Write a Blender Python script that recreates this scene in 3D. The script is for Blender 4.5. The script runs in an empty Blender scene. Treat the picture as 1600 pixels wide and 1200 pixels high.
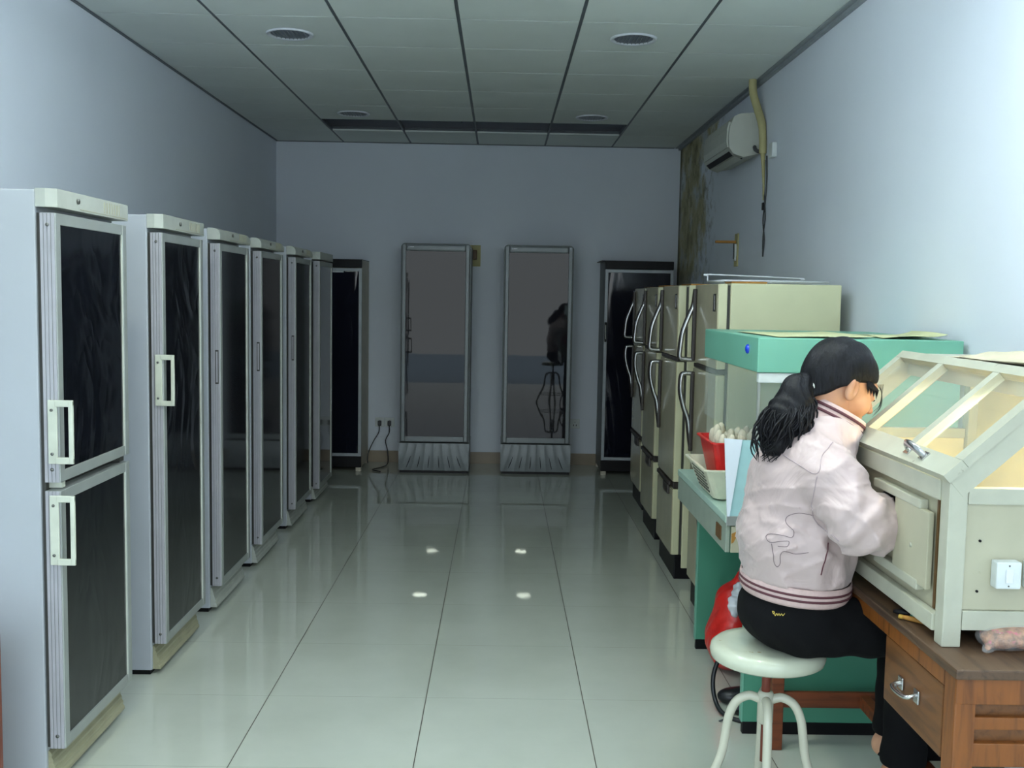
import bpy, bmesh, math, random
import numpy as np
from mathutils import Vector, Matrix
from mathutils.bvhtree import BVHTree
random.seed(4)
PI = math.pi
SC = bpy.context.scene
COL = SC.collection

# ------------------------------------------------------------------ camera
PITCH, YAW, ROLL, CH, FPX = .0850, .0115, .0174, 1.5376, 1619.6
cy_, sy_ = math.cos(YAW), math.sin(YAW)
fw = Vector((sy_*math.cos(PITCH), cy_*math.cos(PITCH), -math.sin(PITCH)))
rt = Vector((cy_, -sy_, 0)); up = rt.cross(fw)
c_, s_ = math.cos(ROLL), math.sin(ROLL)
ra, ua = rt*c_ + up*s_, rt*(-s_) + up*c_
camd = bpy.data.cameras.new('camera'); cam = bpy.data.objects.new('camera', camd); COL.objects.link(cam)
M = Matrix((ra, ua, -fw)).transposed().to_4x4(); M.translation = Vector((0, 0, CH)); cam.matrix_world = M
camd.sensor_fit = 'HORIZONTAL'; camd.sensor_width = 36; camd.lens = FPX*36/1600; camd.clip_start = .05; camd.clip_end = 100
SC.camera = cam

# ------------------------------------------------------------------ light and exposure
w = bpy.data.worlds.new('World'); SC.world = w; w.use_nodes = True
bg = w.node_tree.nodes['Background']; bg.inputs[1].default_value = 4.6
tc = w.node_tree.nodes.new('ShaderNodeTexCoord'); sx = w.node_tree.nodes.new('ShaderNodeSeparateXYZ'); cr = w.node_tree.nodes.new('ShaderNodeValToRGB')
w.node_tree.links.new(tc.outputs['Generated'], sx.inputs[0]); w.node_tree.links.new(sx.outputs[2], cr.inputs[0]); w.node_tree.links.new(cr.outputs[0], bg.inputs[0])
e = cr.color_ramp.elements; e[0].position = .0; e[0].color = (.31, .335, .345, 1); e[1].position = .55; e[1].color = (.42, .54, .64, 1)
q = e.new(.10); q.color = (.33, .36, .375, 1); q = e.new(.26); q.color = (.36, .44, .51, 1)
SC.view_settings.view_transform = 'Standard'; SC.view_settings.look = 'None'
SC.view_settings.gamma = 1; SC.view_settings.use_curve_mapping = False
SC.view_settings.exposure = 0.65
LAMP = 90.0     # emission of the ceiling lamps that are on
FILLTUBE = 75.0  # emission of two added fill tubes, out of view, that brighten the room
TUBE = 200.0     # emission of the tube in the wooden cabinet
# the open shop front behind the camera: daylight portal
pl = bpy.data.lights.new('daylight_portal', 'AREA'); pl.shape = 'RECTANGLE'; pl.size = 3.5; pl.size_y = 2.5
pl.cycles.is_portal = True
po = bpy.data.objects.new('daylight_portal', pl); COL.objects.link(po)
po.location = (-.23, -.3, 1.27); po.rotation_euler = (PI/2, 0, 0)

# ------------------------------------------------------------------ materials
def rgb(r, g, b):
    f = lambda c: (c/255/12.92) if c/255 <= .04045 else ((c/255+.055)/1.055)**2.4
    return (f(r), f(g), f(b), 1)
class N:
    def __init__(s, name):
        s.m = bpy.data.materials.new(name); s.m.use_nodes = True; s.t = s.m.node_tree; s.b = s.t.nodes['Principled BSDF']
    def n(s, typ, **kw):
        x = s.t.nodes.new(typ)
        for k, v in kw.items(): setattr(x, k, v)
        return x
    def l(s, a, b): s.t.links.new(a, b)
    def math(s, op, a, b=None, clamp=False):
        x = s.n('ShaderNodeMath', operation=op); x.use_clamp = clamp
        for i, v in enumerate((a, b)):
            if v is None: continue
            if isinstance(v, (int, float)): x.inputs[i].default_value = v
            else: s.l(v, x.inputs[i])
        return x.outputs[0]
    def noise(s, scale, detail=3, vec=None, rough=.5, dist=0):
        x = s.n('ShaderNodeTexNoise'); x.inputs['Scale'].default_value = scale; x.inputs['Detail'].default_value = detail
        x.inputs['Roughness'].default_value = rough; x.inputs['Distortion'].default_value = dist
        if vec: s.l(vec, x.inputs['Vector'])
        return x.outputs[0]
    def ramp(s, fac, stops):
        x = s.n('ShaderNodeValToRGB'); e = x.color_ramp.elements
        e[0].position, e[0].color = stops[0]; e[1].position, e[1].color = stops[-1]
        for p, c in stops[1:-1]: q = e.new(p); q.color = c
        s.l(fac, x.inputs[0]); return x.outputs[0]
    def mix(s, fac, a, b):
        x = s.n('ShaderNodeMix', data_type='RGBA')
        if isinstance(fac, float): x.inputs[0].default_value = fac
        else: s.l(fac, x.inputs[0])
        for i, v in ((6, a), (7, b)):
            if isinstance(v, tuple): x.inputs[i].default_value = v
            else: s.l(v, x.inputs[i])
        return x.outputs[2]
    def bump(s, h, strength=.2, dist=.01):
        x = s.n('ShaderNodeBump'); x.inputs['Strength'].default_value = strength; x.inputs['Distance'].default_value = dist
        s.l(h, x.inputs['Height']); s.l(x.outputs[0], s.b.inputs['Normal'])
    def pos(s, obj=True):
        return s.n('ShaderNodeTexCoord').outputs['Object'] if obj else s.n('ShaderNodeNewGeometry').outputs['Position']
def pm(name, col, rough=.5, metal=0, var=.06, scale=14, bump=0, coat=0, stains=None, spec=.5):
    k = N(name); P = k.pos()
    d = tuple(c*(1-var*2) for c in col[:3])+(1,); h = tuple(min(1, c*(1+var)) for c in col[:3])+(1,)
    c = k.ramp(k.noise(scale, 4, P), [(.3, d), (.7, h)])
    if stains:
        f = k.ramp(k.noise(stains[1], 5, P, .65), [(stains[2], (0, 0, 0, 1)), (stains[2]+.1, (1, 1, 1, 1))])
        c = k.mix(f, c, stains[0])
    k.l(c, k.b.inputs['Base Color']); k.b.inputs['Roughness'].default_value = rough; k.b.inputs['Metallic'].default_value = metal
    k.b.inputs['Specular IOR Level'].default_value = spec
    if coat: k.b.inputs['Coat Weight'].default_value = coat; k.b.inputs['Coat Roughness'].default_value = .08
    if bump: k.bump(k.noise(scale*4, 3, P), bump, .004)
    return k.m
def wood(name, c1, c2, rough=.45, axis=0, scale=6):
    k = N(name); P = k.pos(); mp = k.n('ShaderNodeMapping'); sc = [scale*3]*3; sc[axis] = scale*.25
    mp.inputs['Scale'].default_value = sc; k.l(P, mp.inputs['Vector'])
    f = k.noise(2.2, 6, mp.outputs[0], .6, .6)
    c = k.ramp(f, [(.28, c2), (.5, c1), (.75, tuple(min(1, x*1.15) for x in c1[:3])+(1,))])
    wr = k.ramp(k.noise(9, 4, P, .7), [(.62, (0, 0, 0, 1)), (.74, (.6, .6, .6, 1))])
    c = k.mix(wr, c, tuple(x*.45 for x in c1[:3])+(1,))
    k.l(c, k.b.inputs['Base Color']); k.b.inputs['Roughness'].default_value = rough; k.bump(f, .15, .002); return k.m
def film(name, col, rough, bump, scale, stretch=(1, 1, .35)):
    k = N(name); P = k.pos(); mp = k.n('ShaderNodeMapping'); mp.inputs['Scale'].default_value = stretch; k.l(P, mp.inputs['Vector'])
    k.b.inputs['Base Color'].default_value = col; k.b.inputs['Roughness'].default_value = rough
    f = k.noise(scale, 2, mp.outputs[0], .4, 1.4)
    r = k.math('ABSOLUTE', k.math('SUBTRACT', f, .5)); r = k.math('MULTIPLY', r, 6, True)
    if bump: k.bump(r, bump, .004)
    return k.m
def glassm(name, tint=(1, 1, 1, 1), alpha=.12, rough=.02):
    k = N(name); k.b.inputs['Base Color'].default_value = tint; k.b.inputs['Roughness'].default_value = rough
    k.b.inputs['Alpha'].default_value = alpha; P = k.pos()
    k.l(k.ramp(k.noise(5, 3, P), [(.35, tuple(x*.93 for x in tint[:3])+(1,)), (.7, tint)]), k.b.inputs['Base Color'])
    return k.m
def emis(name, col, st, ):
    k = N(name); k.b.inputs['Base Color'].default_value = col; k.b.inputs['Emission Color'].default_value = col
    k.b.inputs['Emission Strength'].default_value = st; return k.m

def wall_mat(name, col, stain=False):
    k = N(name); P = k.pos(False)
    c = k.ramp(k.noise(1.3, 4, P), [(.3, tuple(x*.95 for x in col[:3])+(1,)), (.7, col)])
    if stain:
        sp = k.n('ShaderNodeSeparateXYZ'); k.l(P, sp.inputs[0]); y, z = sp.outputs[1], sp.outputs[2]
        # damp patch of its own ragged shape near the far corner
        n1 = k.noise(1.7, 6, P, .62)
        a = k.math('SUBTRACT', y, k.math('MULTIPLY', z, -.30))          # y + .3 z
        a = k.math('ADD', a, k.math('MULTIPLY', n1, 1.9))
        m1 = k.math('MULTIPLY', k.math('SUBTRACT', a, 9.80), 5, True)
        up_ = k.math('MULTIPLY', k.math('SUBTRACT', z, 1.35), 2.2, True)
        m1 = k.math('MULTIPLY', m1, up_)
        pc = k.ramp(k.noise(2.6, 5, P, .6), [(.36, rgb(128, 120, 88)), (.5, rgb(184, 176, 134)), (.62, rgb(196, 202, 202))])
        sp2 = k.ramp(k.noise(9, 6, P, .7), [(.52, (0, 0, 0, 1)), (.62, (1, 1, 1, 1))])
        b = k.math('MULTIPLY', k.math('SUBTRACT', a, 9.35), 2.4, True)
        spk = k.math('MULTIPLY', k.math('MULTIPLY', sp2, b), k.math('MULTIPLY', up_, .55))
        c = k.mix(m1, c, pc); c = k.mix(spk, c, rgb(95, 92, 70))
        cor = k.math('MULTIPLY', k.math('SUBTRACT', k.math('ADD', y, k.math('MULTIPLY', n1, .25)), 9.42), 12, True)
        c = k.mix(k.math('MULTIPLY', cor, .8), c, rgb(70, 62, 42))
    k.l(c, k.b.inputs['Base Color']); k.b.inputs['Roughness'].default_value = .75
    k.bump(k.noise(60, 4, P), .12, .002); return k.m
def floor_mat():
    k = N('polished_floor_tile'); P = k.pos(False); sp = k.n('ShaderNodeSeparateXYZ'); k.l(P, sp.inputs[0])
    def line(o, off, wd):
        t = k.math('DIVIDE', k.math('SUBTRACT', o, off-60), .6); f = k.math('FRACT', t)
        d = k.math('ABSOLUTE', k.math('SUBTRACT', f, .5)); return k.math('GREATER_THAN', d, .5-wd/2/.6)
    gx = line(sp.outputs[0], -.8632, .0032); gy = line(sp.outputs[1], 3.852, .0016)
    base = k.ramp(k.noise(2.0, 5, P, .6), [(.3, rgb(184, 188, 176)), (.7, rgb(194, 198, 186))])
    g = k.math('MAXIMUM', gx, k.math('MULTIPLY', gy, .45))
    k.l(k.mix(g, base, rgb(66, 58, 48)), k.b.inputs['Base Color'])
    k.l(k.math('ADD', k.math('MULTIPLY', g, .4), k.math('MULTIPLY', k.noise(3, 3, P), .05)), k.b.inputs['Roughness'])
    k.b.inputs['Specular IOR Level'].default_value = .62
    k.bump(k.math('SUBTRACT', 1, g), .1, .001); return k.m

MT = dict(
 wall=wall_mat('painted_wall', rgb(226, 232, 241)), wall_s=wall_mat('painted_wall_damp', rgb(226, 232, 241), True),
 floor=floor_mat(), tile=pm('ceiling_tile', rgb(226, 232, 228), .8, var=.02, scale=3, bump=.1),
 tbar=pm('ceiling_bar', rgb(96, 102, 108), .5), dark=pm('dark_void', rgb(26, 26, 28), .9), trim=pm('wall_trim', rgb(150, 156, 160), .5),
 base=pm('skirting_tile', rgb(150, 136, 116), .35, var=.08, scale=5),
 white=pm('white_enamel', rgb(176, 180, 186), .32, var=.02, scale=3), whitecap=pm('white_plastic_cap', rgb(178, 181, 172), .4, var=.04),
 alu=pm('aluminium_frame', rgb(160, 164, 160), .42, .25, var=.04, scale=9), aluside=pm('aluminium_side', rgb(172, 170, 176), .5, .1, var=.04),
 bead=pm('white_bead', rgb(205, 208, 198), .4), handle=pm('white_handle', rgb(205, 208, 192), .35), screw=pm('steel_screw', rgb(120, 120, 116), .35, .8),
 louvre=pm('yellowed_louvre', rgb(160, 156, 128), .5, var=.05, stains=(rgb(120, 108, 76), 12, .7)), black=pm('black_plastic', rgb(10, 10, 14), .45, spec=.25),
 gasket=pm('dark_gasket', rgb(62, 62, 58), .6),
 film=film('wrinkled_black_film', (.006, .007, .010, 1), .10, .28, 2.6, (1, 1, .6)), smooth=film('dark_door_glass', (.008, .009, .012, 1), .07, 0, 4),
 cooler=film('tinted_cooler_glass', (.014, .014, .019, 1), .02, .02, 2), filmblue=film('curved_dark_film', (.008, .009, .018, 1), .10, .6, 2.6, (1, 1, .25)),
 silver=pm('silver_grey_plastic', rgb(130, 136, 138), .38, .2, var=.04), silverd=pm('silver_grey_side', rgb(105, 112, 112), .45, .1),
 cgrey=pm('grey_beige_side', rgb(206, 198, 180), .5, var=.04), frame=pm('pale_frame', rgb(176, 182, 186), .4, .1), 
 cream=pm('cream_enamel', rgb(208, 206, 170), .38, var=.03, scale=4, stains=(rgb(170, 160, 118), 7, .66)),
 creamd=pm('taupe_door_front', rgb(186, 178, 146), .16, var=.05, scale=5, coat=.3), chrome=pm('brushed_chrome', rgb(190, 190, 190), .22, .95),
 brown=pm('brown_black_trim', rgb(44, 36, 32), .4), orange=pm('orange_brown_card', rgb(170, 120, 50), .7), wire=pm('white_wire', rgb(225, 228, 235), .35),
 green=pm('mint_green_enamel', rgb(116, 180, 156), .42, var=.03, scale=3), greend=pm('green_base_enamel', rgb(76, 146, 120), .42, var=.04, scale=3),
 greyg=pm('grey_green_fascia', rgb(148, 160, 146), .42, var=.04), top=pm('pale_mint_table_top', rgb(180, 208, 194), .25, var=.03),
 clear=glassm('clear_glass', (.82, .93, .84, 1), .12), frost=pm('pale_blue_acrylic', rgb(170, 210, 212), .25, var=.03), frostw=pm('white_acrylic_strip', rgb(226, 234, 244), .3, var=.02),
 cbox=pm('cream_painted_wood', rgb(180, 176, 152), .45, var=.04, scale=6, stains=(rgb(160, 150, 118), 16, .66), bump=.08), cboxe=pm('cream_painted_edge', rgb(184, 184, 166), .4, var=.04, stains=(rgb(120, 108, 84), 22, .68)),
 inner=pm('warm_inner_paint', rgb(226, 214, 170), .5, var=.03), boxglass=glassm('cabinet_glass', (.85, .95, .88, 1), .10),
 tube=emis('fluorescent_tube', (1, .90, .58, 1), TUBE), lamp=emis('lamp_glow', (.92, 1, .84, 1), LAMP), filltube=emis('fill_tube_emission', (.80, .92, 1, 1), FILLTUBE), lampoff=pm('lamp_reflector_off', rgb(128, 134, 150), .3, .3),
 deskw=wood('orange_brown_wood', rgb(128, 74, 28), rgb(80, 42, 14), .4, 2), desktop=wood('worn_dark_desktop', rgb(88, 66, 48), rgb(50, 36, 27), .5, 1), drawerw=wood('drawer_wood', rgb(112, 70, 34), rgb(78, 47, 21), .42, 1),
 rail=wood('dark_red_rail_wood', rgb(120, 60, 28), rgb(70, 30, 14), .5, 0),
 stool=pm('chipped_cream_enamel', rgb(196, 194, 176), .25, var=.03, stains=(rgb(130, 96, 60), 17, .66)), stoolseat=pm('glossy_cream_seat', rgb(196, 200, 180), .14, var=.03, stains=(rgb(150, 120, 70), 16, .68)), rust=pm('rusty_red_column', rgb(118, 54, 36), .6, var=.15, scale=30),
 red=pm('red_plastic', rgb(205, 36, 34), .35), redbag=pm('red_plastic_bag', rgb(212, 40, 34), .3, var=.08, bump=.4, scale=20), creamp=pm('cream_plastic', rgb(222, 220, 196), .4),
 vial=glassm('vial_glass', (.86, .86, .80, 1), .55, .1), cap=pm('cotton_plug', rgb(214, 206, 184), .9, var=.12, scale=60), pink=pm('pink_brown_contents', rgb(184, 130, 92), .7, var=.3, scale=70, bump=.6, stains=(rgb(200, 84, 100), 55, .54)), bagp=glassm('thin_plastic_bag', (.95, .93, .92, 1), .16, .08),
 paper=pm('pale_yellow_paper', rgb(214, 216, 168), .8), cloth=pm('beige_cloth', rgb(196, 186, 160), .9, bump=.2, scale=20),
 switch=pm('white_switch', rgb(218, 224, 222), .3), blue=pm('blue_knob', rgb(20, 60, 200), .25), pipe=pm('yellowed_pipe_wrap', rgb(184, 176, 128), .7, bump=.3), cord=pm('grey_cord', rgb(70, 72, 74), .6),
 ac=pm('off_white_plastic', rgb(190, 192, 182), .4, var=.02), hose=pm('black_rubber_hose', rgb(26, 28, 32), .35), yel=pm('ochre_lining', rgb(178, 140, 56), .7), skin=None, plug=pm('brown_plug', rgb(96, 66, 30), .5), redw=pm('red_brown_wood', rgb(120, 62, 48), .5),
)
MT['cooler'].node_tree.nodes['Principled BSDF'].inputs['Specular IOR Level'].default_value = .32
k = N('skin'); k.b.inputs['Base Color'].default_value = rgb(200, 148, 116); k.b.inputs['Roughness'].default_value = .45
k.b.inputs['Subsurface Weight'].default_value = .12; k.b.inputs['Subsurface Radius'].default_value = (.02, .008, .004)
k.l(k.ramp(k.noise(14, 3, k.pos()), [(.3, rgb(190, 136, 104)), (.7, rgb(208, 158, 126))]), k.b.inputs['Base Color']); MT['skin'] = k.m
k = N('black_hair'); P = k.pos(); mp = k.n('ShaderNodeMapping'); mp.inputs['Scale'].default_value = (70, 70, 14); k.l(P, mp.inputs['Vector'])
hn = k.noise(2, 4, mp.outputs[0]); k.l(k.ramp(hn, [(.3, (.0015, .0015, .002, 1)), (.75, (.009, .009, .013, 1))]), k.b.inputs['Base Color'])
k.b.inputs['Roughness'].default_value = .5; k.b.inputs['Specular IOR Level'].default_value = .22; k.bump(hn, .8, .003); MT['hair'] = k.m
k = N('pale_pink_nylon'); P = k.pos(); n1 = k.noise(7, 3, P, .5, 1.2); k.l(k.ramp(k.noise(3, 3, P), [(.3, rgb(188, 167, 165)), (.7, rgb(198, 177, 175))]), k.b.inputs['Base Color'])
k.b.inputs['Roughness'].default_value = .42; k.b.inputs['Sheen Weight'].default_value = .2; k.bump(n1, .7, .02); MT['jacket'] = k.m
MT['rib'] = pm('pink_rib_knit', rgb(208, 180, 176), .8, var=.05, scale=60, bump=.3); MT['stripe'] = pm('maroon_stripe', rgb(92, 50, 58), .8)
MT['trouser'] = pm('black_trouser', rgb(9, 9, 12), .9, var=.1, spec=.2, bump=.2); MT['gold'] = pm('yellow_thread', rgb(215, 190, 90), .6); MT['thread'] = pm('grey_thread', rgb(120, 104, 108), .7)
MT['seam'] = pm('jacket_seam', rgb(176, 158, 160), .7)

# ------------------------------------------------------------------ mesh helpers
class MB:
    def __init__(s): s.v = []; s.f = []; s.sm = []
    def add(s, vs, fs, smooth=False):
        o = len(s.v); s.v += [tuple(v) for v in vs]; s.f += [[i+o for i in f] for f in fs]; s.sm += [smooth]*len(fs); return s
    def box(s, x0, x1, y0, y1, z0, z1, bev=0):
        x0, x1 = sorted((x0, x1)); y0, y1 = sorted((y0, y1)); z0, z1 = sorted((z0, z1))
        b = min(bev, (x1-x0)*.45, (y1-y0)*.45, (z1-z0)*.45)
        if b <= 0:
            return s.add([(x0,y0,z0),(x1,y0,z0),(x1,y1,z0),(x0,y1,z0),(x0,y0,z1),(x1,y0,z1),(x1,y1,z1),(x0,y1,z1)],
                         [(0,3,2,1),(4,5,6,7),(0,1,5,4),(1,2,6,5),(2,3,7,6),(3,0,4,7)])
        bm = bmesh.new(); bmesh.ops.create_cube(bm, size=1)
        for v in bm.verts: v.co = ((x0+x1)/2+v.co.x*(x1-x0), (y0+y1)/2+v.co.y*(y1-y0), (z0+z1)/2+v.co.z*(z1-z0))
        bmesh.ops.bevel(bm, geom=bm.edges[:]+bm.verts[:], offset=b, segments=2, profile=.6, affect='EDGES')
        bm.verts.index_update(); s.add([v.co[:] for v in bm.verts], [[v.index for v in f.verts] for f in bm.faces], False); bm.free(); return s
    def prism(s, poly, axis, a, b):
        """poly of 2d points extruded along an axis from a to b"""
        def P(p, t):
            return {0: (t, p[0], p[1]), 1: (p[0], t, p[1]), 2: (p[0], p[1], t)}[axis]
        n = len(poly); vs = [P(p, a) for p in poly]+[P(p, b) for p in poly]
        return s.add(vs, [list(range(n))[::-1], list(range(n, 2*n))]+[(i, (i+1) % n, n+(i+1) % n, n+i) for i in range(n)])
    def lathe(s, prof, c=(0, 0, 0), n=32, axis=2, cap=True):
        vs = []; fs = []
        for r, h in prof:
            for i in range(n):
                t = 2*PI*i/n; a, b = r*math.cos(t), r*math.sin(t)
                p = {2: (a, b, h), 1: (a, h, b), 0: (h, a, b)}[axis]; vs.append((p[0]+c[0], p[1]+c[1], p[2]+c[2]))
        for j in range(len(prof)-1):
            for i in range(n): fs.append((j*n+i, j*n+(i+1) % n, (j+1)*n+(i+1) % n, (j+1)*n+i))
        if cap: fs.append(list(range(n))[::-1]); fs.append([(len(prof)-1)*n+i for i in range(n)])
        return s.add(vs, fs, True)
    def tube(s, pts, r, n=10, cap=True, flat=1.0, smooth=True):
        pts = [Vector(p) for p in pts]; rr = r if isinstance(r, (list, tuple)) else [r]*len(pts)
        vs = []; fs = []; u = None
        for i, p in enumerate(pts):
            d = (pts[min(i+1, len(pts)-1)]-pts[max(i-1, 0)]).normalized()
            if u is None: u = d.orthogonal().normalized()
            u = (u-d*u.dot(d)).normalized(); v = d.cross(u)
            for k_ in range(n):
                t = 2*PI*k_/n; vs.append(p+u*(math.cos(t)*rr[i])+v*(math.sin(t)*rr[i]*flat))
        for j in range(len(pts)-1):
            for i in range(n): fs.append((j*n+i, j*n+(i+1) % n, (j+1)*n+(i+1) % n, (j+1)*n+i))
        if cap: fs.append(list(range(n))[::-1]); fs.append([(len(pts)-1)*n+i for i in range(n)])
        return s.add(vs, fs, smooth)
    def build(s, name, mat, parent=None, loc=None):
        me = bpy.data.meshes.new(name); me.from_pydata(s.v, [], s.f); me.update()
        bm = bmesh.new(); bm.from_mesh(me); bmesh.ops.recalc_face_normals(bm, faces=bm.faces[:]); bm.to_mesh(me); bm.free()
        me.polygons.foreach_set('use_smooth', s.sm[:len(me.polygons)])
        me.materials.append(MT[mat] if isinstance(mat, str) else mat)
        o = bpy.data.objects.new(name, me); COL.objects.link(o)
        if parent: o.parent = parent
        if loc: o.location = loc
        return o
def spline(pts, n=8):
    P = [Vector(p) for p in pts]; out = []
    for i in range(len(P)-1):
        a, b, c, d = P[max(i-1, 0)], P[i], P[i+1], P[min(i+2, len(P)-1)]
        for j in range(n):
            t = j/n; out.append(.5*((2*b)+(c-a)*t+(2*a-5*b+4*c-d)*t*t+(3*b-a-3*c+d)*t**3))
    return out+[P[-1]]
def thing(name, label, cat, loc=(0, 0, 0), rz=0, group=None):
    o = bpy.data.objects.new(name, None); COL.objects.link(o); o.location = loc; o.rotation_euler = (0, 0, rz); o.empty_display_size = .1
    o['label'] = label; o['category'] = cat
    if group: o['group'] = group
    return o
def tag(o, label, cat, group=None, kind=None):
    o['label'] = label; o['category'] = cat
    if group: o['group'] = group
    if kind: o['kind'] = kind
    return o
def struct(name, mb, mat, label, cat):
    o = mb.build(name, mat); o['kind'] = 'structure'; o['label'] = label; o['category'] = cat; return o
def copytree(o, loc, rz=None, label=None, parent=None):
    c = o.copy(); COL.objects.link(c)
    if parent is None:
        c.location = loc
        if rz is not None: c.rotation_euler = (0, 0, rz)
        if label: c['label'] = label
    else: c.parent = parent
    for ch in list(o.children): copytree(ch, None, parent=c)
    return c

# ------------------------------------------------------------------ the setting
XL, XR, YB, YF, ZC = -2.033, 1.585, 9.42, -.3, 2.88
struct('floor', MB().box(XL-.1, XR+.1, YF, YB+.1, -.08, 0), 'floor', 'polished pale floor tiles reflecting the coolers', 'floor')
struct('ground', MB().box(XL-4, XR+4, YF-9, YF-.001, -.2, -.02), 'trim', 'grey paving outside the open shop front', 'ground')
struct('wall_left', MB().box(XL-.12, XL, YF, YB+.12, 0, 3.3), 'wall', 'plain white wall behind the left row of cabinets', 'wall')
struct('wall_back', MB().box(XL, XR, YB, YB+.12, 0, 3.3), 'wall', 'far end wall of the room', 'wall')
struct('wall_right', MB().box(XR, XR+.12, YF, YB+.12, 0, 3.3), 'wall_s', 'right wall with yellow damp patch in the far corner', 'wall')
struct('wall_front', MB().box(XL, XR, YF-.12, YF, 2.55, 3.3).box(XL, XL+.05, YF-.12, YF, 0, 2.55).box(XR-.05, XR, YF-.12, YF, 0, 2.55), 'wall', 'lintel over the open shop front', 'wall')
struct('baseboard_back', MB().box(XL, XR, YB-.012, YB-.0005, 0.0005, .105), 'base', 'beige tile skirting along the far wall', 'baseboard')
struct('baseboard_left', MB().box(XL+.0005, XL+.012, YF, YB-.013, 0.0005, .105), 'base', 'beige tile skirting along the left wall', 'baseboard')
struct('baseboard_right', MB().box(XR-.012, XR-.0005, YF, YB-.013, 0.0005, .105), 'base', 'beige tile skirting along the right wall', 'baseboard')
# ceiling panels: rows of 0.6 m, the row before the last left open over four bays
mb = MB(); ybr = [YB-.002, 8.76]+[8.21-.6*i for i in range(0, 17)]
ybr = [y for y in ybr if y > YF]+[YF]
for j in range(len(ybr)-1):
    y1, y0 = ybr[j], ybr[j+1]
    for i in range(6):
        if j == 1 and 1 <= i <= 4: continue
        x0 = XL+.6*i; x1 = x0+.6
        mb.box(x0+.009, x1-.009, y0+.0045, y1-.0045, ZC, ZC+.012)
struct('ceiling', mb, 'tile', 'suspended ceiling of square off-white panels', 'ceiling')
mb = MB()
for i in range(0, 7):
    x = XL+.6*i; mb.box(x-.008 if i else x+.0005, x+.008, YF, YB-.001, ZC+.002, ZC+.03)
struct('trim_1', mb, 'tbar', 'grey metal ceiling rails running to the far wall', 'ceiling rail')
mb = MB()
for y in ybr[1:-1]:
    for i in range(6): mb.box(XL+.6*i+.0085, XL+.6*i+.5915, y-.006, y+.006, ZC+.0125, ZC+.03)
struct('trim_2', mb, 'tbar', 'thin cross rails between ceiling panels', 'ceiling rail')
struct('trim_3', MB().box(XR-.022, XR-.0005, YF, YB-.001, ZC-.022, ZC-.002).box(XR-.05, XR-.022, YF, YB-.001, ZC-.006, ZC-.002), 'trim', 'angle trim where the ceiling meets the right wall', 'trim')
struct('trim_4', MB().box(XL+.0005, XL+.02, YF, YB-.001, ZC-.006, ZC-.002).box(XL+.02, XR-.06, YB-.02, YB-.0005, ZC-.006, ZC-.002), 'tbar', 'angle trim where the ceiling meets left and far walls', 'trim')
struct('ceiling_void', MB().box(XL, XR, YF, YB, 3.28, 3.4), 'dark', 'dark concrete slab above the suspended ceiling', 'ceiling')
mb = MB()
for x, y in ((-1.2, 8.5), (-.35, 8.62), (.3, 8.4)): mb.tube([(x, y, ZC+.05), (x, y, 3.28)], .004, 6)
mb.box(XL+.62, XL+2.98, 8.752, 8.757, ZC+.013, ZC+.026)
struct('trim_5', mb, 'tbar', 'hanger rods and a carrying bar inside the ceiling gap', 'ceiling rail')

# ------------------------------------------------------------------ ceiling lamps
def lamp(on, label, group):
    t = thing('ceiling_lamp', label, 'ceiling lamp', (0, 0, ZC), 0, group)
    MB().lathe([(.122, -.001), (.122, -.006), (.116, -.011), (.104, -.008), (.1, -.002)], n=40, cap=False).build('rim', 'wire', t)
    MB().lathe([(.001, -.0025), (.101, -.0025)], n=40, cap=False).build('diffuser', 'lamp' if on else 'lampoff', t)
    mb = MB()
    for i in range(9):
        x = -.08+.02*i; h = math.sqrt(.1**2-x*x); mb.box(x-.0012, x+.0012, -h, h, -.0085, -.0028)
    mb.build('grille', 'trim', t); return t
lo = lamp(False, 'x', 'unlit round ceiling lamps'); lt = lamp(True, 'lit round ceiling lamp in the front half of the room, seen mirrored in the floor', 'lit round ceiling lamps')
lo.location = (-1.125, 5.55, ZC-.001); lo['label'] = 'large unlit round ceiling lamp on the left, nearer the camera'
copytree(lo, (.664, 5.51, ZC-.001), label='large unlit round ceiling lamp on the right, nearer the camera')
copytree(lo, (-1.13, 7.92, ZC-.001), label='unlit round ceiling lamp on the left, just before the dark ceiling gap')
copytree(lo, (.655, 7.90, ZC-.001), label='unlit round ceiling lamp on the right, just before the dark ceiling gap')
lt.location = (-1.13, 2.80, ZC-.001)
for p in ((.40, 2.78), (-1.13, .15), (.40, .13)): copytree(lt, (p[0], p[1], ZC-.001))

def fill_tube_light(loc, label):  # fill lamp added out of view where daylight alone is too weak
    t = thing('added_fill_lamp', label, 'lamp', loc, 0)
    MB().box(-.03, .03, -.62, .62, -.035, -.001, .004).build('housing', 'wire', t)
    MB().tube([(0, -.6, -.055), (0, .6, -.055)], .013, 14).build('tube', 'filltube', t)
    for yy in (-.45, .45): MB().tube([(0, yy, -.002), (0, yy, .159)], .004, 8).build('suspension_rod', 'tbar', t)
    mb = MB(); mb.box(-.014, .014, -.618, -.6005, -.072, -.0355, .003); mb.build('end_cap', 'switch', t)
    MB().box(-.014, .014, .6005, .618, -.072, -.0355, .003).build('end_cap', 'switch', t)
fill_tube_light((1.12, 2.25, 2.72), 'added fill tube lamp, out of view above the viewer on the right side')
fill_tube_light((-.22, 3.25, 2.72), 'added fill tube lamp, out of view above the viewer in the middle')
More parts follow.
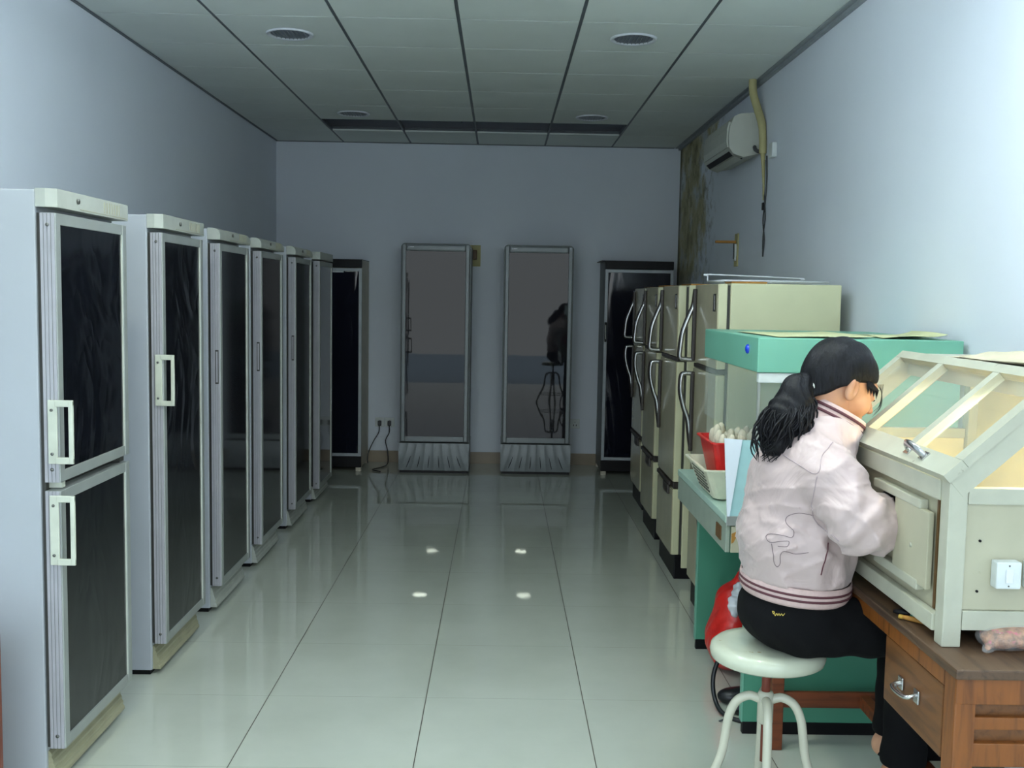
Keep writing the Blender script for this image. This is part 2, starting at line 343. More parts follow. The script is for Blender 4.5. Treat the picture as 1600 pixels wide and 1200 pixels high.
# ------------------------------------------------------------------ left row of white glass-door cabinets
def rect_frame(mb, x0, x1, y0, y1, z0, z1, s, t=None):
    """door frame in a YZ plane (front towards +x)"""
    t = t or s
    mb.box(x0, x1, y0, y0+s, z0, z1, .003); mb.box(x0, x1, y1-s, y1, z0, z1, .003)
    mb.box(x0, x1-.002, y0+s, y1-s, z0, z0+t, .002); mb.box(x0, x1-.002, y0+s, y1-s, z1-t, z1, .002); return mb
def left_door(t, z0, z1, w, glassmat, handle=None, slot=False, screws=True):
    d = rect_frame(MB(), .012, .060, .0, w, z0, z1, .034).build('door', 'alu', t)
    # grooved side face of the door
    mb = MB()
    for i in range(4): mb.box(.014+.011*i, .014+.011*i+.009, -.0025, .0, z0+.001, z1-.001)
    mb.build('door_side', 'aluside', d)
    for ya, yb in ((.0342, .037), (w-.038, w-.0342)): MB().box(.040, .0575, ya, yb, z0+.034, z1-.034).build('inner_bead', 'bead', d)
    MB().box(.045, .0535, .0372, w-.0382, z0+.0342, z1-.0342).build('door_glass', glassmat, d)
    if screws:
        for z in (z0+.04, z1-.035): MB().lathe([(.0055, -.0045), (.0055, -.0025)], (.036, 0, z), 10, 1).build('screw', 'screw', d)
    if handle:
        a, b = handle; h = MB()
        h.box(.028, .056, -.009, -.003, a, b, .003)                       # screw plate on the door side
        h.box(.050, .104, -.012, -.002, b-.020, b, .003); h.box(.050, .104, -.012, -.002, a, a+.020, .003)
        h.box(.090, .104, -.013, -.001, a, b, .004)
        ho = h.build('handle', 'handle', d)
        for z in (a+.03, b-.03): MB().lathe([(.0045, -.0115), (.0045, -.009)], (.040, 0, z), 10, 1).build('screw', 'screw', ho)
    if slot:
        a, b = slot; mb = MB(); mb.box(.034, .050, -.0035, -.0025, a, b)
        so = mb.build('recessed_grip', 'gasket', d); MB().box(.038, .046, -.0042, -.0035, a+.008, b-.008).build('grip_insert', 'aluside', so)
    return d
def left_cab(y0, w, label, kind, glassmat):
    t = thing('display_refrigerator', label, 'refrigerator', (-1.372, y0, 0), 0, 'white refrigerators along the left wall')
    D = .60; H = 1.828
    MB().box(-D, 0, 0, w, .02, H-.003, .005).build('body', 'white', t)
    # top cap
    c = .022; mb = MB()
    if kind == 'round':
        for (ya, yb) in ((0, w),):
            prof = [(.0005, 1.774), (.0005, H)]+[(.060-.035+.035*math.sin(a), H-.035+.035*math.cos(a)) for a in [i*PI/16 for i in range(9)]]+[(.060, 1.774)]
            mb.prism(prof, 1, 0, w)
    else:
        mb.prism([(.0005, 0), (.030, 0), (.060, c*.6), (.060, w-c*.6), (.030, w), (.0005, w)], 2, 1.774, H)
    cap = mb.build('top_cap', 'whitecap', t)
    if kind != 'plain':
        cy = .22 if kind != 'double' else .16
        MB().lathe([(.008, .0605), (.008, .066)], (0, cy, 1.803), 12, 0).build('lock', 'screw', cap)
        mb = MB()
        for i in range(7): mb.box(.060, .0615, w*.62+.022*i, w*.62+.022*i+.003, 1.785, 1.82)
        mb.box(.060, .0612, w*.30, w*.96, 1.779, 1.781); mb.build('panel_line', 'louvre', cap)
    if kind == 'double':
        left_door(t, .955, 1.757, w-.03, glassmat, handle=(1.013, 1.205))
        left_door(t, .13, .930, w-.03, glassmat, handle=(.705, .917))
        MB().box(.0, .045, w-.085, w-.045, .934, .952).build('hinge', 'screw', t)
        MB().box(.0, .050, .03, .055, .934, .951).build('door_catch', 'handle', t)
    elif kind == 'handle': left_door(t, .13, 1.757, w-.03, glassmat, handle=(1.085, 1.285))
    elif kind == 'plain': left_door(t, .10, 1.762, w-.03, glassmat)
    else: left_door(t, .13, 1.757, w-.03, glassmat, slot=(1.10, 1.26))
    MB().box(0, .012, .01, w-.04, .13, 1.757).build('gasket', 'gasket', t)
    # sloping louvre plinth
    mb = MB(); nl = 5
    for i in range(nl):
        z = .022+.019*i; x = .030-.005*i
        mb.prism([(-.002, z), (x, z), (x, z+.009), (x-.006, z+.0185), (-.002, z+.0185)], 1, .012, w-.03)
    mb.build('plinth_louvre', 'louvre' if kind in ('double', 'handle') else 'whitecap', t)
    MB().box(-D+.03, -.01, .01, w-.01, 0, .02).build('base', 'black', t)
    return t
left_cab(3.085, .605, 'tall white two-door refrigerator with two white handles, nearest on the left', 'double', 'film')
left_cab(4.045, .575, 'white single-door refrigerator with one white handle, second from the camera on the left', 'handle', 'film')
left_cab(4.870, .580, 'white refrigerator with rounded top edge and finger slot, third in the left row', 'round', 'smooth')
left_cab(5.700, .590, 'white refrigerator with rounded top edge and finger slot, fourth in the left row', 'round', 'smooth')
left_cab(6.645, .590, 'white refrigerator with rounded top edge and finger slot, fifth in the left row', 'round', 'smooth')
left_cab(7.525, .590, 'white refrigerator with plain door and no slot, farthest of the left row', 'plain', 'smooth')

# ------------------------------------------------------------------ dark coolers standing against the far wall
def cooler(label, loc, rz):
    t = thing('upright_cooler', label, 'refrigerator', loc, rz, 'silver grey coolers against the far wall')
    W, D, H = .598, .50, 1.970
    def rr(r, ins=0):
        x0, x1, z0, z1 = ins, W-ins, .262, H-ins
        out = [(x0, z0), (x1, z0)]
        for a0, cx_, cz in ((0, x1-r, z1-r), (PI/2, x0+r, z1-r)):
            for i in range(7):
                a = a0+PI/2*i/6; out.append((cx_+r*math.cos(a), cz+r*math.sin(a)))
        return out
    MB().prism(rr(.035), 1, .045, D).build('body', 'silverd', t)
    # door frame with window
    z0, z1, s = .270, 1.958, .034
    mb = MB(); mb.box(.012, .012+s, 0, .045, z0, z1, .006); mb.box(W-.012-s, W-.012, 0, .045, z0, z1, .006)
    mb.box(.012+s, W-.012-s, .002, .045, z0, z0+.045, .004); mb.box(.012+s, W-.012-s, .0, .045, z1-.055, z1, .012)
    d = mb.build('door', 'silver', t)
    MB().box(.012+s, W-.012-s, .010, .020, z0+.045, z1-.055).build('door_glass', 'cooler', d)
    MB().lathe([(.006, -.002), (.006, .0)], (.070, 0, z1-.022), 12, 1).box(.079, .112, -.002, .0, z1-.0245, z1-.0185).build('badge', 'wire', d)  # white marks suggest logo lettering, with its glint put into the colour
    # kick panel with fanning slots
    mb = MB(); n = 24
    def xs(u): return -.004+u*(W+.008)
    nr = 8
    vs = []; fs = []
    for j in range(nr+1):
        v = j/nr; z = .022+.236*v
        for i in range(n*4+1):
            u = i/(n*4); ph = (u-.5)*7.0*(1+.32*(v-.3))
            vs.append((xs(u), -.012+.0035*abs(math.sin(PI*(ph)))**.6-.006*math.sin(PI*v), z))
    m = n*4+1
    for j in range(nr):
        for i in range(m-1): fs.append((j*m+i, j*m+i+1, (j+1)*m+i+1, (j+1)*m+i))
    mb.add(vs, fs, True); mb.box(-.004, W+.004, .0, D, .022, .258, .004)
    kp = mb.build('kick_panel', 'silver', t)
    mb = MB()
    for q in range(6):
        uu = (q-2.5)/7.0
        pts = []
        for j in range(6):
            v = .10+.45*j/5; u = .5+uu/(1+.32*(v-.3))*(1.0-.10*v+.03); pts.append((xs(u), -.0165, .022+.236*v))
        mb.tube(pts, [.001, .003, .0032, .003, .002, .001], 6)
    mb.build('vent_slot', 'black', kp)
    MB().box(.005, W-.005, -.004, D-.02, 0, .020).build('base', 'black', t)
    return t
cooler('silver grey cooler with rounded top, left one of the pair at the far wall', (-.862, 8.87, 0), 0)
cooler('silver grey cooler with rounded top, right one of the pair at the far wall', (.016, 8.880, 0), 0)
def dark_cab(label, x, W, H, side, glassm_, handle, tag_strip):
    t = thing('display_refrigerator', label, 'refrigerator', (x, 8.90, 0), 0)
    D = .49
    MB().box(0, W, .03, D, .03, H-.004, .004).build('body', side, t)
    MB().box(0, W, .0, .03, H-.070, H, .003).box(-.0 if not handle else -.03, W, .03, D, H-.004, H+.002).build('top_band', 'black', t)
    z0, z1, s = .128, H-.074, .026
    mb = MB(); mb.box(0, s, 0, .03, z0, z1, .003); mb.box(W-s, W, 0, .03, z0, z1, .003); mb.box(s, W-s, 0.001, .03, z0, z0+s, .002); mb.box(s, W-s, .001, .03, z1-s, z1, .002)
    d = mb.build('door', 'frame', t)
    MB().box(s, W-s, .010, .018, z0+s, z1-s).build('door_glass', glassm_, d)
    if handle: 
        h = MB().box(.002, .022, -.014, -.001, 1.155, 1.325, .006).build('handle', 'black', d)
        MB().box(.009, .014, -.0155, -.014, 1.18, 1.30).build('grip_line', 'bead', h)
    if tag_strip:
        MB().box(W-.25, W-.155, .004, .0098, z1-s-.012, z1-s+.014).build('white_sticker', 'switch', d)
        b = MB().box(W-.150, W-s-.010, .0045, .0098, z1-s-.016, z1-s+.014).build('blue_sticker', 'filmblue', d)
        mb = MB()
        for i in range(9): mb.box(W-.140+.011*i, W-.140+.011*i+.006+.002*(i % 3), .0035, .0045, z1-s-.006, z1-s+.001+.002*(i % 2))
        mb.build('sticker_marks', 'bead', b)
    MB().box(0.0, W, 0, .03, .032, .125, .003).build('bottom_band', 'black', t)
    for a in (0, W-.045):
        for b in (0.0, D-.05): MB().box(a, a+.045, b, b+.05, 0, .031).build('foot', 'cgrey', t)
    return t
dark_cab('dark film-covered refrigerator with beige side, in the far left corner', -1.800, .605, 1.822, 'cgrey', 'filmblue', False, True)
dark_cab('dark glass refrigerator with pale frame and black handle, in the far right corner', .885, .585, 1.850, 'silverd', 'filmblue', True, False)

# ------------------------------------------------------------------ cream three-door fridges on the right
def cream_fridge(label, loc):
    t = thing('household_refrigerator', label, 'refrigerator', loc, 0, 'cream three-door refrigerators along the right wall')
    W, D, H = .54, .555, 1.61       # local x from door front towards the wall, y along the row
    MB().box(.058, D, 0, W, .06, H, .006).build('body', 'cream', t)
    MB().box(.044, .058, .012, W-.012, .135, H-.01).build('gasket', 'gasket', t)
    for nm, z0, z1 in (('freezer_door', 1.222, H-.003), ('main_door', .540, 1.196), ('bottom_door', .135, .500)):
        d = MB().box(0.004, .044, 0, W, z0, z1, .006).build(nm, 'cream', t)
        MB().box(0, .004, .003, W-.003, z0+.003, z1-.003).build('door_front', 'creamd', d)
        if nm == 'bottom_door': continue
        y = W-.035
        if nm == 'freezer_door':
            pts = spline([(-.004, y, z1-.03), (-.012, y, z1-.10), (-.030, y, z0+.24), (-.062, y, z0+.15), (-.072, y, z0+.07), (-.072, y, z0+.022), (-.040, y, z0+.014), (0, y, z0+.014)], 5)
            bk = (z0+.01, z1-.02)
        else:
            pts = spline([(0, y, z1-.03), (-.045, y, z1-.03), (-.062, y, z1-.045), (-.064, y, z1-.12), (-.045, y, z1-.20), (-.024, y, z1-.26), (-.012, y, z1-.35), (-.004, y, z1-.40)], 5)
            bk = (z1-.42, z1-.02)
        mb = MB(); mb.box(-.018, 0.0, y-.016, y+.012, bk[0], bk[1], .005); mb.build('handle_backing', 'brown', d)
        MB().tube([(p[0]-.003, p[1]+.007, p[2]) for p in pts], .0115, 8, flat=1.0).build('handle_edge', 'brown', d)
        MB().tube(pts, .0098, 8, flat=1.0).build('handle', 'chrome', d)
        if nm == 'freezer_door':
            b = MB().box(-.004, 0, .040, .085, z1-.125, z1-.045, .002).build('badge', 'black', d)
            MB().box(-.0055, -.004, .046, .064, z1-.118, z1-.052).box(-.0055, -.004, .062, .070, z1-.084, z1-.076).build('badge_mark', 'chrome', b)
    MB().box(.002, .055, .0, W, 1.199, 1.219, .003).build('door_divider', 'brown', t)
    mb = MB().box(.004, .055, .0, W, .503, .537, .003).box(-.012, .004, .06, W-.04, .512, .534, .004); dv = mb.build('pull_strip', 'brown', t)
    mb = MB(); mb.box(-.013, .004, .10, .26, .455, .51, .005); mb.build('grip_cup', 'brown', dv)
    MB().box(.022, D-.02, .004, W-.004, 0, .132, .004).build('plinth', 'black', t)
    return t
cream_fridge('cream three-door refrigerator with white wire rack on it, nearest of the cream row', (.968, 4.645, 0))
cream_fridge('cream three-door refrigerator, second of the cream row behind the green bench', (.950, 5.58, 0))
cream_fridge('cream three-door refrigerator, third of the cream row', (.978, 6.50, 0))
cream_fridge('cream three-door refrigerator, farthest of the cream row beside the dark corner refrigerator', (1.022, 7.42, 0))
# card strips and the rack on top
for i, (x, y, lx, ly, lab) in enumerate((
    (1.02, 5.60, .16, .30, 'orange-brown card strip on top of the second cream refrigerator'),
    (1.02, 6.52, .20, .24, 'orange-brown card strip on top of the third cream refrigerator'),
    (1.06, 7.44, .12, .30, 'thin dark card strip on top of the farthest cream refrigerator'),
    (1.03, 4.655, .16, .14, 'orange-brown card strip under the wire rack on the nearest cream refrigerator'))):
    tag(MB().box(x, x+lx, y, y+ly, 1.6105, 1.618, .001).build('card_strip', 'orange' if i != 2 else 'plug'), lab, 'cardboard')
t = thing('wire_rack', 'white wire rack lying on top of the nearest cream refrigerator', 'rack', (1.0, 4.67, 1.6185))
mb = MB()
mb.tube([(0, 0, .004), (.47, .0, .004), (.47, .38, .004), (0, .38, .004), (0, 0, .004)], .004, 8)
mb.build('base_frame', 'wire', t)
mb = MB(); mb.tube(spline([(.0, .38, .004), (.0, .38, .03), (.012, .38, .038), (.44, .38, .026), (.455, .38, .018), (.46, .38, .004)], 4), .0036, 8); mb.build('raised_rail', 'wire', t)
mb = MB()
for i in range(1, 12): mb.tube([(.47*i/12, 0, .006), (.47*i/12, .38, .006)], .002, 6)
mb.build('cross_wire', 'wire', t)

# ------------------------------------------------------------------ air conditioner, pipes and wires on the right wall
t = thing('air_conditioner', 'off-white split air conditioner high on the right wall near the damp corner', 'air conditioner', (XR-.001, 6.50, 2.42))
Lk = .80
prof = [(0, .02), (0, .262), (-.05, .268), (-.13, .262), (-.165, .245), (-.188, .19), (-.196, .12), (-.190, .055), (-.165, .018), (-.10, -.002)]
MB().prism(prof, 1, 0, Lk).build('body', 'ac', t)
MB().prism([(-.197, .06), (-.203, .10), (-.202, .17), (-.192, .215), (-.18, .215), (-.186, .12), (-.18, .06)], 1, .03, Lk-.03).build('front_panel', 'ac', t)
mb = MB(); mb.prism([(-.185, .034), (-.160, .010), (-.157, .013), (-.182, .037)], 1, .05, Lk-.05); mb.build('air_outlet', 'black', t)
mb = MB(); mb.prism([(-.150, .004), (-.105, -.012), (-.105, -.009), (-.150, .008)], 1, .05, Lk-.05); mb.build('louvre_flap', 'ac', t)
mb = MB().prism([(-.103, -.006), (-.096, -.006), (-.096, -.001), (-.103, -.001)], 1, .05, Lk-.05); mb.build('flap_gap', 'black', t)
t = thing('pipe', 'yellowed wrapped pipe dropping from the ceiling past the air conditioner', 'pipe', (0, 0, 0))
MB().tube(spline([(1.515, 6.46, 2.90), (1.52, 6.46, 2.80), (1.54, 6.42, 2.70), (1.555, 6.36, 2.60), (1.56, 6.34, 2.50), (1.562, 6.34, 2.42)], 6), [.024]*20+[.022]*11, 12).build('wrapped_pipe', 'pipe', t)
MB().tube(spline([(1.562, 6.34, 2.43), (1.568, 6.34, 2.35), (1.572, 6.33, 2.24), (1.574, 6.33, 2.14)], 5), [.016, .015, .014, .013, .012, .011, .01, .01, .009, .008, .007, .007, .006, .006, .005, .005], 8).build('drain_tail', 'pipe', t)
MB().tube(spline([(1.565, 6.34, 2.44), (1.55, 6.40, 2.44), (1.545, 6.46, 2.46), (1.55, 6.499, 2.48)], 5), .012, 8).build('pipe_branch', 'cord', t)
t = thing('hanging_wire', 'thin dark wires with a small black connector hanging below the wrapped pipe', 'wire', (0, 0, 0))
MB().tube(spline([(1.578, 6.30, 2.40), (1.578, 6.28, 2.25), (1.578, 6.30, 2.12), (1.578, 6.335, 2.02), (1.578, 6.29, 1.90), (1.578, 6.31, 1.80)], 5), .004, 6).build('wire', 'cord', t)
MB().tube(spline([(1.578, 6.34, 2.38), (1.578, 6.34, 2.22), (1.578, 6.30, 2.10), (1.578, 6.285, 2.02), (1.578, 6.32, 1.92), (1.578, 6.31, 1.80)], 5), .0035, 6).build('wire', 'cord', t)
MB().box(1.568, 1.582, 6.315, 6.345, 2.08, 2.125, .003).build('connector', 'black', t)
t = thing('wall_socket', 'small white socket on the right wall just beside the hanging pipe', 'socket', (XR-.001, 6.13, 2.41))
MB().box(-.03, 0, -.043, .043, -.043, .043, .006).build('cover', 'switch', t)
t = thing('wall_socket', 'tarnished socket plate with orange peg on the right wall below the air conditioner', 'socket', (XR-.001, 7.03, 1.87))
MB().box(-.010, 0, -.045, .045, -.11, .11, .003).build('plate', 'pipe', t)
MB().box(-.022, -.010, -.030, .030, -.075, .04, .004).build('plug', 'switch', t)
MB().box(-.026, -.022, -.006, .006, -.06, .05, .001).build('slot', 'black', t)
MB().box(-.150, -.010, -.012, .012, .045, .062, .004).build('peg', 'orange', t)
# sockets on the far wall
def bsock(x, z, label, plug=True):
    t = thing('wall_socket', label, 'socket', (x, YB-.001, z)); MB().box(-.043, .043, -.010, 0, -.043, .043, .004).build('cover', 'switch', t)
    mb = MB(); 
    for a in (-.012, .012): mb.box(a-.003, a+.003, -.0112, -.0098, -.022, -.006)
    mb.box(-.004, .004, -.0112, -.0098, .012, .018); mb.build('socket_hole', 'black', t)
    if plug: MB().box(-.016, .016, -.045, -.0115, -.028, .016, .006).build('plug', 'hose', t)
bsock(-1.092, .366, 'white socket with plug, left one of the pair low on the far wall')
bsock(-1.003, .366, 'white socket with black plug, right one of the pair low on the far wall')
bsock(.690, .380, 'white empty socket on the far wall right of the right cooler', False)
t = thing('wall_socket', 'large cream socket plate with brown plug on the far wall above the left cooler', 'socket', (-.245, YB-.001, 1.89))
MB().box(-.055, .050, -.012, 0, -.095, .095, .004).build('plate', 'pipe', t); MB().box(-.045, .018, -.06, -.012, -.035, .05, .006).build('plug', 'plug', t)
tag(MB().tube(spline([(-1.092, 9.372, .34), (-1.095, 9.35, .28), (-1.14, 9.33, .20), (-1.185, 9.31, .09), (-1.185, 9.28, .01)], 6), .005, 6).build('power_cord', 'cord'), 'grey power cord curving left from the left socket of the pair', 'cord')
tag(MB().tube(spline([(-1.003, 9.372, .34), (-1.0, 9.35, .28), (-1.03, 9.33, .21), (-1.01, 9.31, .12), (-1.0, 9.25, .02), (-1.03, 9.1, .007), (-1.10, 8.95, .007), (-1.02, 8.85, .007)], 6), .005, 6).build('power_cord', 'hose'), 'black wavy power cord dropping to the floor from the right socket of the pair', 'cord')

# ------------------------------------------------------------------ green clean bench
t = thing('clean_bench', 'mint green laboratory clean bench with a glass side and pale table top', 'bench', (.87, 3.5, 0))
def B(x0, x1, y0, y1, z0, z1, b=.003): return MB().box(x0-.87, x1-.87, y0-3.5, y1-3.5, z0, z1, b)
hood = B(.868, 1.565, 3.485, 4.40, 1.293, 1.411, .004).build('hood', 'green', t)
MB().lathe([(.0, -.010), (.008, -.0095), (.015, -.006), (.017, 0)], (-.002, .125, 1.366), 16, 0, cap=False).build('blue_knob', 'blue', hood)
B(.875, 1.20, 3.49, 3.52, 1.258, 1.292).build('lamp_housing', 'switch', t)
B(1.20, 1.565, 3.495, 4.42, .797, 1.292).build('back_column', 'green', t)
B(.885, 1.198, 3.500, 3.505, .797, 1.257, 0).build('side_glass', 'clear', t)
g = B(.873, .878, 3.507, 4.39, 1.05, 1.292, 0).build('front_glass', 'clear', t)
B(.885, 1.198, 4.385, 4.39, .797, 1.292, 0).build('side_glass', 'clear', t)
B(.874, .882, 3.49, 3.500, .797, 1.257, 0).build('glass_edge', 'alu', t)
B(.782, 1.565, 3.505, 4.47, .770, .797, .004).build('table_top', 'top', t)
fa = B(.785, .80, 3.505, 4.47, .668, .768, .003).build('fascia', 'greyg', t)
MB().box(-.0895, -.085, .07, .15, .695, .745, .002).build('switch_plate', 'plug', fa)
B(.785, 1.565, 3.497, 3.517, .763, .797, .002).build('edge_strip', 'alu', t)
nf = B(.803, 1.565, 3.500, 3.515, .668, .760, .002).build('near_apron', 'cbox', t)
MB().add([(-.066, -.0008, .735), (-.052, -.0008, .742), (-.040, -.0008, .728), (-.050, -.0008, .722), (-.058, -.0008, .705), (-.066, -.0008, .70)], [(0, 1, 2, 3, 4, 5)]).build('rust_stain', 'orange', nf)
# acrylic splash panel standing on the near edge
B(.792, 1.22, 3.4985, 3.5045, .797, 1.06, 0).build('acrylic_panel', 'frost', t)
MB().prism([(.785-.87, .797), (.793-.87, .797), (.828-.87, 1.062), (.767-.87, 1.066)], 1, -.009, -.002).build('white_acrylic_flap', 'frostw', t)
for (y0, y1, nm) in ((3.555, 3.585, 'near_end_panel'), (4.44, 4.47, 'far_end_panel')):
    e = B(.878, 1.565, y0, y1, .045, .668, .003).build(nm, 'greend', t)
    B(.874, .8785, y0-.002, y1+.002, .045, .668, .001).build('edge_strip', 'green', e)
    B(.880, 1.563, y0+.002, y1-.002, 0, .044, .002).build('base', 'black', e)
B(1.53, 1.565, 3.586, 4.438, .045, .668, .003).build('back_panel', 'greend', t)
# sheets lying on the hood
def sheet(x0, x1, y0, y1, z, label, curl, rz=0):
    nx, ny = 14, 10; vs = []; fs = []
    for j in range(ny+1):
        for i in range(nx+1):
            u, v = i/nx, j/ny; vs.append(((x1-x0)*(u-.5), (y1-y0)*(v-.5), .0015+curl*(max(0, u-.65)**2*2.2+.35*abs(math.sin(3.1*u+2*v))*(1-v)*.4)))
    for j in range(ny):
        for i in range(nx): fs.append((j*(nx+1)+i, j*(nx+1)+i+1, (j+1)*(nx+1)+i+1, (j+1)*(nx+1)+i))
    mb = MB().add(vs, fs, True)
    mb.add([(a, b, c-.001) for a, b, c in vs], [f[::-1] for f in fs], True)
    o = mb.build('paper_sheet', 'paper'); o.location = ((x0+x1)/2, (y0+y1)/2, z); o.rotation_euler = (0, 0, rz); return tag(o, label, 'paper')
sheet(.93, 1.27, 3.52, 4.05, 1.4125, 'pale yellow sheet lying flat on the left part of the green hood', .02, .05)
sheet(1.33, 1.55, 3.55, 3.95, 1.4125, 'pale yellow sheet with a lifted corner on the right part of the green hood', .06, -.08)

# ------------------------------------------------------------------ baskets and vials
def basket(name, cx, cy, z, w0, l0, w1, l1, h, mat, label, holes):
    t = thing(name, label, 'basket', (cx, cy, z))
    mb = MB(); th = .003
    lv = [(0, 0), (.15, .15), (1, 1)]
    def ringp(f, ins=0, zz=0):
        a = (w0+(w1-w0)*f)/2-ins; b = (l0+(l1-l0)*f)/2-ins; r = .02; out = []
        for qx, qy, a0 in ((a-r, b-r, 0), (-a+r, b-r, 90), (-a+r, -b+r, 180), (a-r, -b+r, 270)):
            for i in range(4): an = math.radians(a0+30*i); out.append((qx+r*math.cos(an), qy+r*math.sin(an), zz))
        return out
    rings = [ringp(0, .02, 0), ringp(0, 0, .008), ringp(1, 0, h), ringp(1, -.010, h+.001), ringp(1, -.010, h+.006), ringp(1, .002, h+.006), ringp(0, th, .011), ringp(0, .02, .005)]
    n = 16; vs = [v for r_ in rings for v in r_]; fs = [list(range(n))[::-1], [len(vs)-n+i for i in range(n)]]
    for j in range(len(rings)-1):
        for i in range(n): fs.append((j*n+i, j*n+(i+1) % n, (j+1)*n+(i+1) % n, (j+1)*n+i))
    mb.add(vs, fs); mb.build('body', mat, t)
    if holes:
        m2 = None
        def hole(c, ax, s_=.0032):
            if ax == 0: m2.box(c[0]-.0012, c[0]+.0012, c[1]-s_, c[1]+s_, c[2]-s_, c[2]+s_)
            else: m2.box(c[0]-s_, c[0]+s_, c[1]-.0012, c[1]+.0012, c[2]-s_, c[2]+s_)
        for sd_ in (1, 0):
          m2 = MB()
          for k_ in range(6):
            f = .22+.62*k_/5; a = (w0+(w1-w0)*f)/2; b = (l0+(l1-l0)*f)/2; zz = f*h
            nx = 9
            for i in range(nx if sd_ else 0):
                u = (i/(nx-1)-.5)*.62; hole((u*2*a*.8, -b, zz), 1)
            for i in range(0 if sd_ else 11):
                u = (i/10-.5)*.62; hole((-a, u*2*b, zz), 0)
          m2.build('basket_holes', 'gasket', t)
    return t
basket('plastic_basket', .895, 3.905, .798, .20, .30, .285, .385, .115, 'creamp', 'cream perforated plastic basket on the pale table top, holding the red basket', True)
basket('plastic_basket', .890, 3.90, .812, .135, .21, .210, .28, .195, 'red', 'small red plastic basket full of vials, standing inside the cream basket', False)
def vial(loc, rx, ry, s=1.0, group='stoppered vials heaped in the red basket', label='small stoppered glass vial in the heap in the red basket'):
    t = thing('vial', label, 'vial', loc, 0, group); t.rotation_euler = (rx, ry, 0); t.scale = (s, s, s)
    MB().lathe([(.013, 0), (.015, .004), (.015, .042), (.009, .050), (.009, .058)], n=14).build('glass', 'vial', t)
    MB().lathe([(.0095, .0582), (.015, .062), (.0165, .070), (.012, .078), (.004, .081)], n=14).build('stopper', 'cap', t); return t
v0 = None
for i in range(20):
    x = .890+.0400*((i % 4)-1.5); y = 3.90+.0480*((i//4)-2); sz = 2.45+.50*((i*7) % 5)/4
    if v0 is None: v0 = vial((x, y, .8215), 0, 0)
    else: c = copytree(v0, (x, y, .8215)); c.rotation_euler = (random.uniform(-.05, .05), random.uniform(-.04, .04), random.uniform(0, 3)); c.scale = (1.05, 1.05, sz)
v0.scale = (1.05, 1.05, 2.7)
v1 = None
for i in range(9):
    p = (.905+.0345*i, 3.56+.03*(i % 2), .7985)
    if v1 is None: v1 = vial(p, 0, 0, 3.35, 'stoppered glass bottles behind the acrylic panel', 'stoppered glass bottle standing in a row behind the pale acrylic panel'); v1.scale = (.95, .95, 3.45)
    else: copytree(v1, p)

# ------------------------------------------------------------------ wooden desk
t = thing('desk', 'orange-brown wooden desk with dark worn top under the cream glass-topped box', 'desk', (.96, 2.09, 0))
def D(x0, x1, y0, y1, z0, z1, b=.003): return MB().box(x0-.96, x1-.96, y0-2.09, y1-2.09, z0, z1, b)
D(.958, 1.565, 2.085, 3.495, .757, .779, .004).build('desktop', 'desktop', t)
D(.966, 1.562, 2.098, 2.118, .700, .756, .002).build('near_apron', 'deskw', t)
D(.966, .986, 2.158, 3.42, .718, .756, .002).build('front_apron', 'deskw', t)
for x, y, m in ((.965, 2.100, 'deskw'), (1.51, 2.100, 'deskw'), (.945, 3.425, 'rail'), (1.51, 3.425, 'rail')):
    h = .7565
    if x == .965: D(x, x+.045, y+.0, y+.055, 0, h, .004).build('leg', m, t)
    else: D(x, x+.042, y, y+.045, 0, h, .004).build('leg', m, t)
D(1.012, 1.508, 2.125, 2.137, .600, .699, .001).build('side_panel', 'drawerw', t)
D(1.011, 1.509, 2.108, 2.126, .560, .612, .003).build('side_rail', 'deskw', t)
D(1.011, 1.509, 2.110, 2.124, .640, .668, .003).build('side_rail', 'deskw', t)
dr = D(.970, .988, 2.170, 2.505, .552, .714, .003).build('drawer', 'drawerw', t)
hp = spline([(-.001, .21, .640), (-.020, .212, .634), (-.026, .235, .630), (-.026, .275, .628), (-.020, .298, .630), (-.001, .30, .636)], 5)
MB().tube([(p[0]+.008, p[1]-.0, p[2]) for p in hp], .0055, 8, flat=1.4).box(.004, .0095, .195, .222, .622, .654, .002).box(.004, .0095, .288, .315, .620, .650, .002).build('handle', 'chrome', dr)
D(.990, 1.50, 2.175, 2.500, .560, .70, .0).build('drawer_box', 'drawerw', dr)
D(.988, 1.508, 2.507, 2.522, .545, .756, .002).build('partition', 'drawerw', t)
D(.988, 1.509, 3.440, 3.458, .145, .200, .003).build('far_stretcher', 'rail', t)
D(1.25, 1.285, 2.13, 3.439, .150, .192, .003).build('foot_rail', 'rail', t)
D(1.011, 1.509, 2.110, 2.130, .150, .195, .003).build('near_stretcher', 'rail', t)

# ------------------------------------------------------------------ cream inoculation box with sloping glass
bx0, by0, bx1, by1 = .985, 2.225, 1.455, 3.13
t = thing('inoculation_box', 'cream painted wooden glove box with sloping glass lid on the desk', 'box', (bx0, by0, .78))
def X(x0, x1, y0, y1, z0, z1, b=.002): return MB().box(x0-bx0, x1-bx0, y0-by0, y1-by0, z0-.78, z1-.78, b)
def Xp(mb): 
    mb.v = [(a-bx0, b-by0, c-.78) for a, b, c in mb.v]; return mb
ZR, XT, ZT = 1.150, 1.232, 1.372
